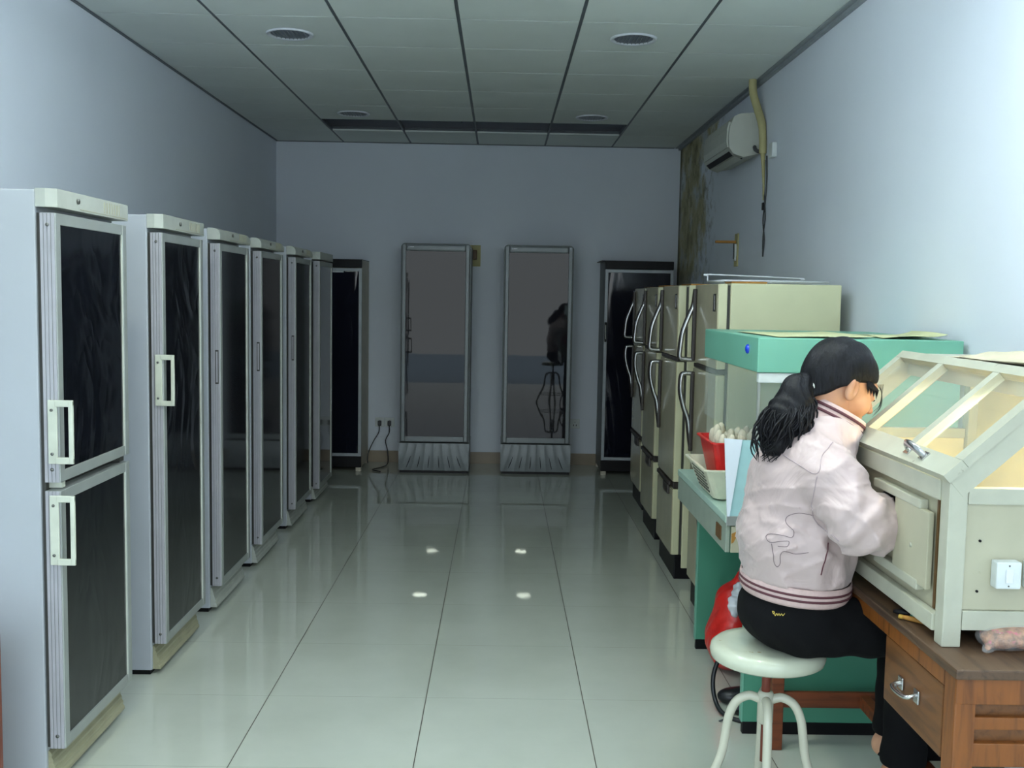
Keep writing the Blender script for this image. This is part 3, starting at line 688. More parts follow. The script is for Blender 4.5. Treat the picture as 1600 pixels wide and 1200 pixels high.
# posts, rails
for x in (bx0, bx1-.042):
    for y in (by0, by1-.042): X(x, x+.042, y, y+.042, .7795, ZR-.002 if x == bx0 else ZT-.03, .003).build('corner_post', 'cboxe', t)
X(bx0-.006, bx0+.014, by0+.043, by1-.043, .803, .842, .003).build('front_bottom_rail', 'cboxe', t)
X(bx0-.004, bx0+.016, by0+.043, by1-.043, 1.100, ZR-.003, .003).build('front_top_rail', 'cboxe', t)
fr = X(bx0+.016, bx0+.028, by0+.043, by1-.043, .8305, 1.0995, .0).build('front_panel', 'cbox', t)
# two round ports with black cloth sleeves
for y in (2.60, 2.90):
    MB().lathe([(.068, .004), (.073, .008), (.073, .0155)], (0, y-by0, .985-.78), 28, 0, cap=False).lathe([(.001, .0148), (.072, .0148)], (0, y-by0, .985-.78), 28, 0, cap=False).build('arm_port', 'black', fr)
# sliding shutter and its runners
X(bx0-.006, bx0+.015, 2.365, 2.665, 1.060, 1.082, .003).build('shutter_runner', 'cboxe', t)
X(bx0-.006, bx0+.015, 2.365, 2.640, .868, .892, .003).build('shutter_runner', 'cboxe', t)
sh = X(bx0-.004, bx0+.010, 2.318, 2.520, .882, 1.062, .003).build('sliding_shutter', 'cbox', t)
MB().lathe([(.006, -.0055), (.006, -.004)], (0, 2.41-by0, .965-.78), 12, 0).build('peg_hole', 'cboxe', sh)
X(bx0+.013, bx0+.016, 2.303, 2.313, .843, 1.099, 0).build('panel_gap', 'plug', t)
# near end
X(bx0+.043, bx1-.043, by0, by0+.022, .818, .862, .002).build('end_bottom_rail', 'cboxe', t)
X(bx0+.043, bx1-.043, by0+.008, by0+.018, .863, 1.099, .0).build('end_panel', 'cbox', t)
X(bx0+.043, bx1-.043, by0, by0+.022, 1.100, 1.136, .002).build('end_mid_rail', 'cboxe', t)
mb = MB()
for (x, z) in ((1.061, 1.018), (1.060, .905)): mb.lathe([(.003, -.001), (.003, .009)], (x-bx0, .006, z-.78), 8, 1)
mb.build('nail_hole', 'black', t)
for i, x in enumerate((1.088, 1.158)):
    s_ = X(x, x+.055, by0-.022, by0+.0075, .918, .978, .004).build('switch', 'switch', t)
    MB().box(x+.0195-bx0, x+.0355-bx0, -.026, -.022, .932-.78, .962-.78, .002).build('rocker', 'wire', s_)
    MB().lathe([(.002, -.0225), (.002, -.0215)], (x+.0275-bx0, 0, .970-.78), 8, 1).lathe([(.002, -.0225), (.002, -.0215)], (x+.0275-bx0, 0, .925-.78), 8, 1).build('screw', 'screw', s_)
gl = MB().prism([(bx0+.05, 1.137), (bx1-.044, 1.137), (bx1-.044, ZT-.02), (XT+.01, ZT-.02)], 1, by0+.008, by0+.011)
Xp(gl).build('end_glass', 'boxglass', t)
# sloping lid: rails, rafters, three panes
SL = math.hypot(XT-bx0, ZT-ZR); cs, sn = (XT-bx0)/SL, (ZT-ZR)/SL
def slope(u0, u1, y0, y1, n0, n1):
    vs = []
    for n in (n0, n1):
        for (u, y) in ((u0, y0), (u1, y0), (u1, y1), (u0, y1)):
            vs.append((bx0+u*cs-n*sn, y, ZR+u*sn+n*cs))
    return Xp(MB().add(vs, [(0, 3, 2, 1), (4, 5, 6, 7), (0, 1, 5, 4), (1, 2, 6, 5), (2, 3, 7, 6), (3, 0, 4, 7)]))
lid = slope(-.004, .048, by0-.006, by1+.006, 0, .022).build('lid_lower_rail', 'cboxe', t)
slope(SL-.022, SL+.006, by0-.006, by1+.006, 0, .022).build('lid_top_rail', 'cboxe', t)
for (y0, y1) in ((by0-.006, by0+.034), (2.475, 2.507), (2.795, 2.827), (by1-.034, by1+.006)):
    slope(.049, SL-.023, y0, y1, 0, .022).build('rafter', 'cboxe', t)
for (y0, y1) in ((by0+.035, 2.474), (2.508, 2.794), (2.828, by1-.035)):
    slope(.045, SL-.018, y0-.005, y1+.005, .006, .009).build('glass_pane', 'boxglass', t)
for y in (by0-.001, by1-.021): slope(-.0, SL, y, y+.022, -.045, -.001).build('gable_rafter', 'cboxe', t)
for (y0, y1) in ((2.508, 2.525), (2.828, 2.845)): slope(.06, SL-.03, y0, y1, -.012, -.001).build('lid_stop', 'orange', t)
hd = [(bx0+.026*cs+0, 0, 0)]
pts = []
for (y, n) in ((2.378, .022), (2.385, .040), (2.405, .052), (2.435, .052), (2.455, .040), (2.462, .022)):
    pts.append((bx0+.024*cs-n*sn, y, ZR+.024*sn+n*cs))
Xp(MB().tube(spline(pts, 4), .0055, 8, flat=1.8)).build('lid_handle', 'chrome', t)
for (y0, y1) in ((2.362, 2.388), (2.452, 2.478)): slope(.012, .036, y0, y1, .022, .0255).build('handle_plate', 'chrome', t)
# flat top
X(XT-.006, bx1, by0-.006, by1+.006, ZT-.010, ZT+.012, .003).build('flat_top', 'cboxe', t)
X(XT-.002, XT+.018, by0+.02, by1-.02, ZT-.052, ZT-.0105, .002).build('ridge_beam', 'cbox', t)
# back and far end
X(bx1-.016, bx1-.002, by0+.043, by1-.043, .80, 1.345, .001).build('back_panel', 'inner', t)
X(bx0+.043, bx1-.043, by1-.020, by1-.008, .82, 1.130, .001).build('far_end_panel', 'inner', t)
X(bx0+.043, bx1-.043, by1-.026, by1-.002, 1.131, 1.160, .002).build('far_end_rail', 'cboxe', t)
gl = MB().prism([(bx0+.06, 1.161), (bx1-.044, 1.161), (bx1-.044, ZT-.02), (XT+.0, ZT-.025)], 1, by1-.015, by1-.012)
Xp(gl).build('end_glass', 'boxglass', t)
X(bx0+.029, bx1-.017, by0+.023, by1-.021, .815, .830, .001).build('box_floor', 'inner', t)
X(1.300, 1.322, 2.285, 2.46, 1.318, 1.340, .008).build('lit_tube', 'tube', t)
X(1.290, 1.332, 2.262, 2.478, 1.341, 1.3615, .002).build('tube_holder', 'switch', t)
# cloth on the ridge
nx, ny = 26, 18; vs = []; fs = []
for j in range(ny+1):
    for i in range(nx+1):
        u, v = i/nx, j/ny
        x = 1.245+.19*v+.01*math.sin(7*u); y = 2.30+.62*u+.02*math.sin(5*v)
        z = 1.3885+.034*max(0, math.sin(PI*min(1, u*1.15)))**.8*(.35+.65*math.sin(PI*v))*(.75+.25*math.sin(9*u+4*v))+.004*math.sin(23*u)*math.sin(11*v)
        vs.append((x, y, z))
for j in range(ny):
    for i in range(nx): fs.append((j*(nx+1)+i, j*(nx+1)+i+1, (j+1)*(nx+1)+i+1, (j+1)*(nx+1)+i))
mb = MB().add(vs, fs, True); mb.add([(a, b, max(1.3845, c-.003)) for a, b, c in vs], [f[::-1] for f in fs], True)
tag(mb.build('folded_cloth', 'cloth'), 'crumpled beige cloth lying on the flat top of the cream box', 'cloth')
# small things on the desk
t = thing('scalpel', 'scalpel with pale wooden handle on the desk in front of the cream box', 'tool', (0, 0, .7795))
MB().tube([(.972, 2.425, .006), (.985, 2.41, .007), (1.02, 2.375, .006), (1.034, 2.362, .005)], [.004, .006, .006, .0035], 10).build('wooden_handle', 'orange', t)
MB().tube([(.969, 2.428, .006), (.972, 2.425, .006), (.976, 2.421, .006)], .0055, 10).build('ferrule', 'yel', t)
t = thing('hand_tool', 'dark gripped tool with green jaws beside the wooden-handled scalpel', 'tool', (0, 0, .7795))
MB().tube([(.968, 2.462, .008), (.985, 2.452, .009), (1.0, 2.435, .008)], [.004, .008, .006], 10).build('grip', 'black', t)
MB().tube([(1.0, 2.435, .008), (1.03, 2.405, .007), (1.055, 2.38, .005)], [.006, .006, .002], 10, flat=.6).build('jaw', 'greend', t)

# ------------------------------------------------------------------ implicit-surface modeller for soft shapes
class SDF:
    def __init__(s, lo, hi, h):
        s.h = h; s.lo = np.array(lo, float); n = np.ceil((np.array(hi)-s.lo)/h).astype(int)+1; s.n = n
        g = [s.lo[i]+h*np.arange(n[i]) for i in range(3)]
        s.P = np.stack(np.meshgrid(*g, indexing='ij'), -1).astype(np.float32); s.f = np.full(n, 1e3, np.float32)
    def ell(s, c, r, R=None):
        q = s.P-np.array(c, np.float32)
        if R is not None: q = q@np.array(R, np.float32)      # columns of R = local axes in world
        r = np.array(r, np.float32); k0 = np.linalg.norm(q/r, axis=-1); k1 = np.linalg.norm(q/(r*r), axis=-1)+1e-9
        return k0*(k0-1)/k1
    def cap(s, a, b, ra_, rb, sc=None):
        a, b = np.array(a, np.float32), np.array(b, np.float32)
        S = np.ones(3, np.float32) if sc is None else np.array(sc, np.float32)
        q = (s.P-a)/S; d = (b-a)/S; t = np.clip((q@d)/(d@d), 0, 1)
        return (np.linalg.norm(q-t[..., None]*d, axis=-1)-(ra_+(rb-ra_)*t))*S.min()
    def plane(s, c, n):
        n = np.array(n, np.float32); n = n/np.linalg.norm(n); return (s.P-np.array(c, np.float32))@n
    def u(s, d, k_=.02):
        h = np.clip(.5+.5*(s.f-d)/k_, 0, 1); s.f = s.f*(1-h)+d*h-k_*h*(1-h); return s
    def cut(s, d, k_=.01):      # remove where d<0
        h = np.clip(.5-.5*(s.f+d)/k_, 0, 1); s.f = s.f*(1-h)+(-d)*h+k_*h*(1-h); return s
    def chain(s, pts, rr, k_=.015, sc=None):
        for i in range(len(pts)-1): s.u(s.cap(pts[i], pts[i+1], rr[i], rr[i+1], sc), k_)
        return s
    def mesh(s):
        f = s.f; n = f.shape; ins = f < 0
        idx = np.full([m-1 for m in n], -1, np.int64)
        def c8(a): return [a[i:n[0]-1+i, j:n[1]-1+j, k_:n[2]-1+k_] for i in (0, 1) for j in (0, 1) for k_ in (0, 1)]
        C8 = c8(ins); anyi = np.zeros_like(C8[0]); alli = np.ones_like(C8[0])
        for a in C8: anyi = anyi | a; alli = alli & a
        act = anyi & ~alli; cells = np.argwhere(act); idx[act] = np.arange(len(cells))
        acc = np.zeros((len(cells), 3)); cnt = np.zeros(len(cells))
        cor = [(i, j, k_) for i in (0, 1) for j in (0, 1) for k_ in (0, 1)]
        for a in range(8):
            for b in range(a+1, 8):
                A, B_ = np.array(cor[a]), np.array(cor[b])
                if abs(A-B_).sum() != 1: continue
                fa = f[tuple((cells+A).T)]; fb = f[tuple((cells+B_).T)]; m = (fa < 0) != (fb < 0)
                t_ = np.where(m, fa/np.where(m, fa-fb, 1), 0); acc += np.where(m[:, None], A+(B_-A)*t_[:, None], 0); cnt += m
        V = s.lo+(cells+acc/cnt[:, None])*s.h
        F = []
        for ax in range(3):
            o1, o2 = [(1, 2), (2, 0), (0, 1)][ax]
            sl = [slice(1, n[i]-1) for i in range(3)]; sl[ax] = slice(0, n[ax]-1); sl2 = list(sl); sl2[ax] = slice(1, n[ax])
            a, b = ins[tuple(sl)], ins[tuple(sl2)]
            for flip, m in ((False, a & ~b), (True, ~a & b)):
                e = np.argwhere(m)
                if not len(e): continue
                off = np.ones(3, int); off[ax] = 0; e = e+off
                d1 = np.zeros(3, int); d1[o1] = 1; d2 = np.zeros(3, int); d2[o2] = 1
                q = [e-d1-d2, e-d2, e, e-d1]; ids = np.stack([idx[tuple(x.T)] for x in q], 1)
                F.append(ids[:, ::-1] if flip else ids)
        return V, np.concatenate(F)
    def build(s, name, mat, parent=None, origin=(0, 0, 0), smooth=2):
        V, F = s.mesh(); V = V-np.array(origin)
        me = bpy.data.meshes.new(name); me.from_pydata(V.tolist(), [], F.tolist()); me.update()
        bm = bmesh.new(); bm.from_mesh(me)
        for _ in range(smooth): bmesh.ops.smooth_vert(bm, verts=bm.verts[:], factor=.5, use_axis_x=True, use_axis_y=True, use_axis_z=True)
        bmesh.ops.recalc_face_normals(bm, faces=bm.faces[:]); bm.to_mesh(me); bm.free()
        me.polygons.foreach_set('use_smooth', [True]*len(me.polygons)); me.materials.append(MT[mat])
        o = bpy.data.objects.new(name, me); COL.objects.link(o)
        if parent: o.parent = parent
        return o

# ------------------------------------------------------------------ bags and shoes
s = SDF((1.055, 2.14, .774), (1.28, 2.33, .86), .004)
s.u(s.ell((1.13, 2.235, .803), (.055, .045, .024)), .01); s.u(s.ell((1.19, 2.24, .805), (.05, .045, .024)), .02)
s.u(s.cap((1.09, 2.215, .792), (1.075, 2.20, .787), .012, .006), .012)
s.f += (.0025*np.sin(s.P[..., 0]*120)*np.sin(s.P[..., 1]*140+s.P[..., 2]*60)).astype(np.float32); s.u(s.f*0+1e3); s.cut(s.plane((0, 0, .7805), (0, 0, 1)), .002)
t = thing('plastic_bag', 'clear plastic bag of pink and brown pieces tucked under the end of the cream box', 'bag', (0, 0, 0))
s.build('contents', 'pink', t)
s2 = SDF((1.045, 2.13, .774), (1.29, 2.34, .86), .004); s2.u(s2.ell((1.13, 2.233, .803), (.064, .054, .028)), .01); s2.u(s2.ell((1.195, 2.24, .805), (.06, .054, .028)), .02)
s2.u(s2.cap((1.09, 2.21, .795), (1.066, 2.19, .785), .016, .009), .012)
s2.f += (.003*np.sin(s2.P[..., 0]*150+20*s2.P[..., 2])*np.sin(s2.P[..., 1]*120)).astype(np.float32); s2.cut(s2.plane((0, 0, .7800), (0, 0, 1)), .002)
s2.build('clear_wrap', 'bagp', t)
t = thing('plastic_bag', 'red plastic bag with white paper in it under the green bench', 'bag', (0, .20, 0))
s = SDF((.84, 3.78, -.01), (1.12, 4.20, .46), .007); s.P = s.P
s.u(s.ell((.97, 4.0, .13), (.095, .14, .125)), .03); s.u(s.ell((.98, 4.0, .25), (.075, .10, .12)), .05); s.u(s.cap((.99, 3.98, .33), (1.0, 3.96, .42), .035, .012), .03)
s.f += (.005*np.sin(s.P[..., 2]*42+s.P[..., 1]*50)*np.sin(s.P[..., 1]*60+s.P[..., 0]*50)).astype(np.float32); s.cut(s.plane((0, 0, .001), (0, 0, 1)), .002)
s.build('red_bag', 'redbag', t)
s = SDF((.88, 3.82, .22), (1.05, 4.02, .40), .005); s.u(s.ell((.965, 3.905, .30), (.026, .03, .045)), .01); s.u(s.ell((.985, 3.92, .345), (.024, .03, .05)), .01)
s.f += (.007*np.sin(s.P[..., 2]*110+s.P[..., 0]*60)*np.sin(s.P[..., 1]*120+s.P[..., 2]*50)).astype(np.float32); s.build('white_paper', 'wire', t)
def shoe(loc, rz, label):
    t = thing('shoe', label, 'shoe', loc, rz, None)
    s = SDF((-.16, -.06, -.01), (.15, .06, .12), .004)
    s.u(s.ell((.07, 0, .025), (.065, .042, .032)), .01); s.u(s.ell((-.02, 0, .03), (.09, .036, .038)), .03); s.u(s.ell((-.09, 0, .045), (.045, .034, .055)), .03)
    s.cut(s.ell((-.06, 0, .10), (.075, .024, .06)), .006); s.cut(s.plane((0, 0, .001), (0, 0, 1)), .002)
    s.build('upper', 'hose', t)
    s = SDF((-.16, -.06, .0), (.10, .06, .10), .004); s.u(s.ell((-.06, 0, .045), (.068, .026, .026)), .01); s.build('insole', 'yel', t)
    return t
shoe((1.00, 3.72, .0), 2.9, 'black sneaker with ochre lining under the green bench, nearer one'); shoe((.985, 3.84, .0), 3.1, 'black sneaker with ochre lining under the green bench, farther one')
tag(MB().tube(spline([(1.10, 3.80, .30), (.95, 3.80, .27), (.865, 3.80, .22), (.825, 3.80, .13), (.825, 3.77, .045), (.85, 3.70, .010), (.93, 3.635, .009), (1.1, 3.63, .009)], 8), .0085, 10).build('rubber_hose', 'hose'), 'black rubber hose looping to the floor in front of the green bench', 'hose')
tag(MB().tube(spline([(.82, 3.66, .003), (.88, 3.69, .003), (.95, 3.64, .003)], 5), .003, 6).build('floor_cord', 'cord'), 'thin grey cord lying on the floor by the green bench', 'cord')
# board at the far left edge
tag(MB().box(-1.95, -1.405, 2.86, 2.885, 0, .56, .006).build('wooden_board', 'redw'), 'red-brown wooden board at the left edge in front of the nearest white refrigerator', 'board')

# ------------------------------------------------------------------ stool
t = thing('stool', 'round chipped cream metal stool with curved legs under the seated person', 'stool', (.755, 2.80, 0))
MB().lathe([(.001, .562), (.10, .561), (.132, .553), (.146, .543), (.1545, .549), (.158, .563), (.155, .578), (.143, .588), (.118, .590), (.001, .586)], n=56, cap=False).build('seat', 'stoolseat', t)
MB().lathe([(.012, .40), (.012, .561)], n=18).build('screw_column', 'rust', t)
MB().lathe([(.017, .36), (.022, .365), (.022, .445), (.018, .452)], n=20).build('collar', 'stool', t)
MB().lathe([(.010, .25), (.010, .36)], n=14).build('screw_end', 'rust', t)
for i, a in enumerate((-100, -10, 80, 170)):
    a = math.radians(a); prof = [(.016, .428), (.045, .436), (.078, .418), (.098, .375), (.106, .32), (.116, .26), (.142, .19), (.180, .11), (.212, .04), (.224, .0)]
    MB().tube(spline([(r*math.cos(a), r*math.sin(a), z+.0) for r, z in prof], 5), .0125, 12).build('leg', 'stool', t)
MB().tube([(.178*math.cos(2*PI*i/36), .178*math.sin(2*PI*i/36), .125) for i in range(37)], .0045, 8, cap=False).build('ring', 'screw', t)

# ------------------------------------------------------------------ the seated person
PX = (.80, 2.80, .588)
t = thing('person', 'seated person in pale pink jacket and black trousers, ponytail, arms reaching into the cream box', 'person', PX)
yaw, pit = math.radians(13), math.radians(22)
Fv = np.array((math.cos(yaw)*math.cos(pit), math.sin(yaw)*math.cos(pit), -math.sin(pit)))
Rv = np.array((math.sin(yaw), -math.cos(yaw), 0)); Uv = np.cross(Rv, Fv); HR = np.stack([Fv, Rv, Uv], 1)
HC = np.array((.932, 2.820, 1.320))
def H(f, r, u_): return tuple(HC+HR@np.array((f, r, u_)))
HIPS = (.80, 2.80, .68)
# body: head, neck, forearms with hands, lower legs and feet joined through the (covered) trunk
s = SDF((.60, 2.40, .17), (1.42, 3.10, 1.50), .0065)
s.u(s.ell(H(-.005, 0, .02), (.094, .073, .088), HR), .01)
s.u(s.ell(H(.022, 0, -.045), (.062, .056, .075), HR), .03)
s.u(s.ell(H(.052, 0, -.098), (.026, .028, .022), HR), .03)
s.u(s.cap(H(-.03, 0, -.05), (.885, 2.80, 1.17), .054, .056), .03)
s.chain([(.875, 2.80, 1.08), (.83, 2.80, .95), (.80, 2.80, .72)], [.085, .09, .10], .03)
for sg, sh_, el, wr in ((-1, (.835, 2.69, 1.105), (.900, 2.545, .985), (1.06, 2.605, .985)), (1, (.85, 2.92, 1.10), (.93, 2.99, .985), (1.06, 2.90, .985))):
    s.chain([sh_, el, wr], [.038, .034, .026], .02); s.u(s.cap((.85, 2.80, 1.08), sh_, .05, .038), .02)
for y, ky, ay in ((2.715, 2.72, 2.74), (2.885, 2.93, 2.95)):
    dx = .055 if y > 2.8 else 0
    s.chain([(.82, y, .68), (1.185+dx, ky, .655)], [.068, .05], .03); s.chain([(1.155+dx, ky, .645), (1.115+dx, ay, .27)], [.046, .032], .02)
    s.u(s.cap((1.11+dx, ay, .245), (1.25+dx, ay+.01, .215), .034, .028, (1, 1, .8)), .02)
    s.u(s.ell((1.095+dx, ay, .235), (.035, .03, .035)), .02)
body = s.build('body', 'skin', t, PX, 1)
# finer head features
s = SDF(tuple(HC-.16), tuple(HC+.16), .0032)
s.u(s.ell(H(-.005, 0, .02), (.095, .074, .089), HR), .01); s.u(s.ell(H(.022, 0, -.045), (.063, .057, .076), HR), .03)
s.u(s.ell(H(.053, 0, -.10), (.026, .029, .022), HR), .03)
s.u(s.ell(H(.030, 0, -.035), (.066, .054, .072), HR), .02); s.u(s.ell(H(.078, 0, .016), (.024, .046, .016), HR), .018)
for q in (-1, 1):
    s.u(s.ell(H(.060, q*.038, -.044), (.026, .023, .024), HR), .02)
    s.cut(s.ell(H(.106, q*.033, -.012), (.016, .019, .012), HR), .014)
    s.u(s.ell(H(.081, q*.032, -.013), (.014, .017, .012), HR), .004)
    s.u(s.ell(H(-.004, q*.076, -.020), (.019, .009, .031), HR), .005); s.u(s.ell(H(-.012, q*.082, -.014), (.009, .006, .025), HR), .004); s.cut(s.ell(H(.003, q*.086, -.016), (.008, .007, .017), HR), .003)
s.u(s.cap(H(.092, 0, -.002), H(.116, 0, -.042), .007, .0105), .010); s.u(s.ell(H(.104, .010, -.046), (.009, .007, .006), HR), .006); s.u(s.ell(H(.104, -.010, -.046), (.009, .007, .006), HR), .006)
s.u(s.ell(H(.086, 0, -.071), (.014, .021, .007), HR), .006); s.u(s.ell(H(.083, 0, -.083), (.013, .018, .007), HR), .005); s.u(s.ell(H(.070, 0, -.100), (.020, .022, .016), HR), .014)
s.cut(s.cap(H(.100, -.018, -.077), H(.100, .018, -.077), .0012, .0012), .003)
s.cut(s.plane(H(0, 0, -.12), Uv), .01)
s.build('face', 'skin', t, PX, 1)
s = SDF(tuple(HC-.13), tuple(HC+.13), .003)
s.u(s.ell(H(.0875, 0, -.0715), (.0138, .0190, .0055), HR), .004); s.u(s.ell(H(.0845, 0, -.083), (.0128, .0165, .0055), HR), .003)
MT['lip'] = pm('lip', rgb(176, 104, 96), .4); s.build('lips', 'lip', t, PX, 1)
mb = MB()
for q in (-1, 1):
    mb.tube([Vector(H(.0955-.004*abs(math.sin(a)), q*(.033+.013*math.sin(a)), -.015-.003*math.cos(a)))-Vector(PX) for a in [-1.2+.4*i for i in range(7)]], .0012, 6)
    mb.tube([Vector(H(.102-.0026*i, q*(.018+.007*i), .010+.0008*i)) - Vector(PX) for i in range(5)], .0018, 6, flat=.6)
mb.build('lashes_and_brows', 'hair', t)
# hair cap
s = SDF(tuple(HC-.19), tuple(HC+.17), .004)
s.u(s.ell(H(-.010, 0, .020), (.106, .084, .099), HR), .01); s.u(s.cap(H(-.045, 0, -.02), H(-.062, 0, -.095), .062, .050), .03)
q = (s.P-np.array(HC, np.float32)).astype(np.float32); lf, lu = q@Fv.astype(np.float32), q@Uv.astype(np.float32)
s.cut((lu-np.minimum(lf*1.05, lf*.26)-.006)*.8, .010); s.cut(s.plane((.905, 2.80, 1.215), (-.0, 0, 1)), .006)
q = s.P-np.array(HC, np.float32); lf, lr, lu = q@Fv, q@Rv, q@Uv
s.f += (.0022*np.sin(lr*150+lf*60)*np.clip(1-abs(lf)*6, .2, 1)).astype(np.float32)
s.build('hair', 'hair', t, PX, 1)
tie = np.array((.840, 2.775, 1.308))
s = SDF((.66, 2.64, 1.05), (.92, 2.92, 1.42), .0042)
s.u(s.cap(H(-.085, 0, .02), tuple(tie), .022, .014), .012)
s.chain([tuple(tie), (.805, 2.775, 1.308), (.785, 2.765, 1.250), (.768, 2.755, 1.200), (.750, 2.745, 1.150), (.755, 2.74, 1.122)], [.016, .034, .052, .050, .040, .016], .02)
s.chain([(.80, 2.765, 1.29), (.735, 2.755, 1.20), (.716, 2.75, 1.165)], [.03, .030, .014], .02)
s.chain([(.80, 2.75, 1.26), (.80, 2.735, 1.19), (.775, 2.73, 1.14)], [.03, .026, .010], .015)
P_ = s.P; s.f += (.0022*np.sin(P_[..., 0]*160+P_[..., 1]*120+4*np.sin(P_[..., 2]*40))+.003*np.sin(P_[..., 2]*70+P_[..., 0]*50)).astype(np.float32)
s.build('ponytail', 'hair', t, PX, 1)
mb = MB(); rnd = random.Random(9)
for i in range(190):       # loose strands along the tail
    a = rnd.uniform(0, 2*PI); r_ = rnd.uniform(.046, .058)
    c0 = Vector((.790, 2.765, 1.255)); o_ = Vector((math.cos(a)*r_, math.sin(a)*r_, 0)); e = Vector((.750+rnd.uniform(-.052, .035)+o_.x*.2, 2.745+rnd.uniform(-.04, .03), 1.12+rnd.uniform(-.015, .07)))
    m_ = c0*.45+e*.55+o_*.95+Vector((rnd.uniform(-.012, .012), -.004, rnd.uniform(-.015, .015)))
    mb.tube([p-Vector(PX)+Vector((.004*math.sin(p.z*95+i), .003*math.cos(p.z*80+i*2), 0)) for p in spline([Vector(tie)-Vector((.012, 0, .008)), c0+o_*1.02, m_, e], 5)], [.0026]*12+[.0022, .002, .0014, .0007], 5)
mb.build('tail_strand', 'hair', t)
mb = MB()
for i in range(6):        # fringe strands falling past the cheek
    a0 = H(.094-.002*i, .022+.009*i, .030); a1 = H(.113-.005*i, .030+.009*i, .012-.004*i); a2 = H(.116-.004*i, .046+.004*i, -.022-.004*(i % 3)); a3 = H(.110-.005*i, .046+.004*i, -.046-.005*(i % 4))
    mb.tube([Vector(p)-Vector(PX) for p in spline([a0, a1, a2, a3], 6)], [.0006]*12+[.0005]*4+[.0004, .0003, .0002], 5)
for i in range(16):
    a0 = H(.030+.0035*i, .070-.0014*i, .03-.001*i); a1 = H(.034+.0036*i, .076-.0018*i, .008); a2 = H(.038+.0038*i, .074-.0020*i, -.002-.003*(i % 4))
    mb.tube([Vector(p)-Vector(PX) for p in spline([a0, a1, a2], 6)], [.0022]*7+[.0018, .0014, .001, .0008, .0006, .0004], 5)
mb.build('fringe_strand', 'hair', t)
MB().lathe([(.012, -.007), (.0225, -.005), (.0225, .005), (.012, .007)], n=20, cap=False).build('hair_tie', 'bead', t)
ht = [c for c in t.children if c.name.startswith('hair_tie')][0]; ht.location = Vector(tie)-Vector(PX); ht.rotation_euler = (.0, 1.1, .2); ht.scale = (.9, .9, .9)

# jacket
s = SDF((.60, 2.38, .72), (1.14, 3.14, 1.30), .006)
s.chain([(.825, 2.80, .80), (.825, 2.80, .90), (.835, 2.80, 1.02)], [.142, .150, .138], .03, (1, 1.22, 1))
s.u(s.ell((.835, 2.80, 1.06), (.125, .185, .115)), .05)
s.u(s.cap((.85, 2.73, 1.13), (.90, 2.80, 1.185), .075, .072), .04); s.u(s.cap((.85, 2.87, 1.13), (.90, 2.80, 1.185), .075, .072), .04)
s.chain([(.835, 2.675, 1.115), (.862, 2.615, 1.075), (.900, 2.540, .990), (.945, 2.562, .980), (.985, 2.595, .982), (1.00, 2.60, .984)], [.066, .070, .069, .064, .060, .058], .03)
s.chain([(.85, 2.93, 1.11), (.87, 2.975, 1.06), (.925, 3.00, .985), (.975, 2.93, .985), (1.00, 2.905, .985)], [.066, .066, .062, .056, .052], .03)
P_ = s.P; x_, y_, z_ = P_[..., 0], P_[..., 1], P_[..., 2]
rng = np.random.RandomState(5)
w_ = np.zeros_like(x_)
for i in range(7):
    k3 = rng.normal(size=3); k3 = k3/np.linalg.norm(k3)*rng.uniform(28, 62); w_ += np.sin(x_*k3[0]+y_*k3[1]+z_*k3[2]+rng.uniform(0, 6)+1.2*np.sin(z_*21+x_*17+i))
fold = 1-np.abs(w_)/3
s.f -= (.0046*fold).astype(np.float32)
# sleeve creases around the elbow
el = np.array((.86, 2.50, .99)); dl = np.linalg.norm(P_-el, axis=-1)
s.f -= (.0075*np.exp(-(dl/.11)**2)*np.sin(95*((x_-.86)*.8-(z_-.99)*.75+.01*np.sin(y_*60)))).astype(np.float32)
def ridge(d, fr, ph, amp, wob):
    v = x_*d[0]+y_*d[1]+z_*d[2]; r1 = np.abs(np.sin(v*fr+ph+wob*np.sin(z_*13+y_*9+ph)))
    m = .5+.5*np.sin(x_*19+z_*23+y_*17+ph*2.3); s.f -= (amp*(1-r1)**4*m).astype(np.float32)
ridge((.55, .3, .85), 46, .4, .008, 2.2); ridge((-.5, .2, .85), 38, 1.7, .007, 2.6); ridge((.9, .2, -.3), 34, 2.9, .005, 2.0)
# long drape folds on the back
s.f -= (.0035*np.clip((1.1-z_)*5, 0, 1)*np.sin(x_*75+y_*40+5*np.sin(z_*9))).astype(np.float32)
s.cut(s.plane((0, 0, .785), (0, 0, 1)), .01); s.cut(-s.plane((.992, 0, 0), (1, 0, 0)), .004)
s.cut(s.cap((.885, 2.80, 1.17), (.96, 2.815, 1.30), .062, .07), .01)
jk = s.build('jacket', 'jacket', t, PX, 1)
# ribbed hem with stripes
def ring(c, nrm, ax, ay, xdir, levels, n=56, thick=.004):
    """band: levels are (height along nrm, scale)"""
    c, nrm, xdir = Vector(c), Vector(nrm).normalized(), Vector(xdir); xdir = (xdir-nrm*xdir.dot(nrm)).normalized(); yd = nrm.cross(xdir)
    mb = MB(); vs = []; fs = []; prof = [(h, sc, 0) for h, sc in levels]+[(h, sc, -thick) for h, sc in levels[::-1]]
    m = len(prof)
    for h, sc, o_ in prof:
        for i in range(n):
            a = 2*PI*i/n; p = c+nrm*h+xdir*((ax*sc+o_)*math.cos(a))+yd*((ay*sc+o_)*math.sin(a)); vs.append(p-Vector(PX))
    for j in range(m):
        for i in range(n): fs.append((j*n+i, j*n+(i+1) % n, ((j+1) % m)*n+(i+1) % n, ((j+1) % m)*n+i))
    return mb.add(vs, fs, True)
hc = (.822, 2.80, .752); hn = (.05, 0, 1)
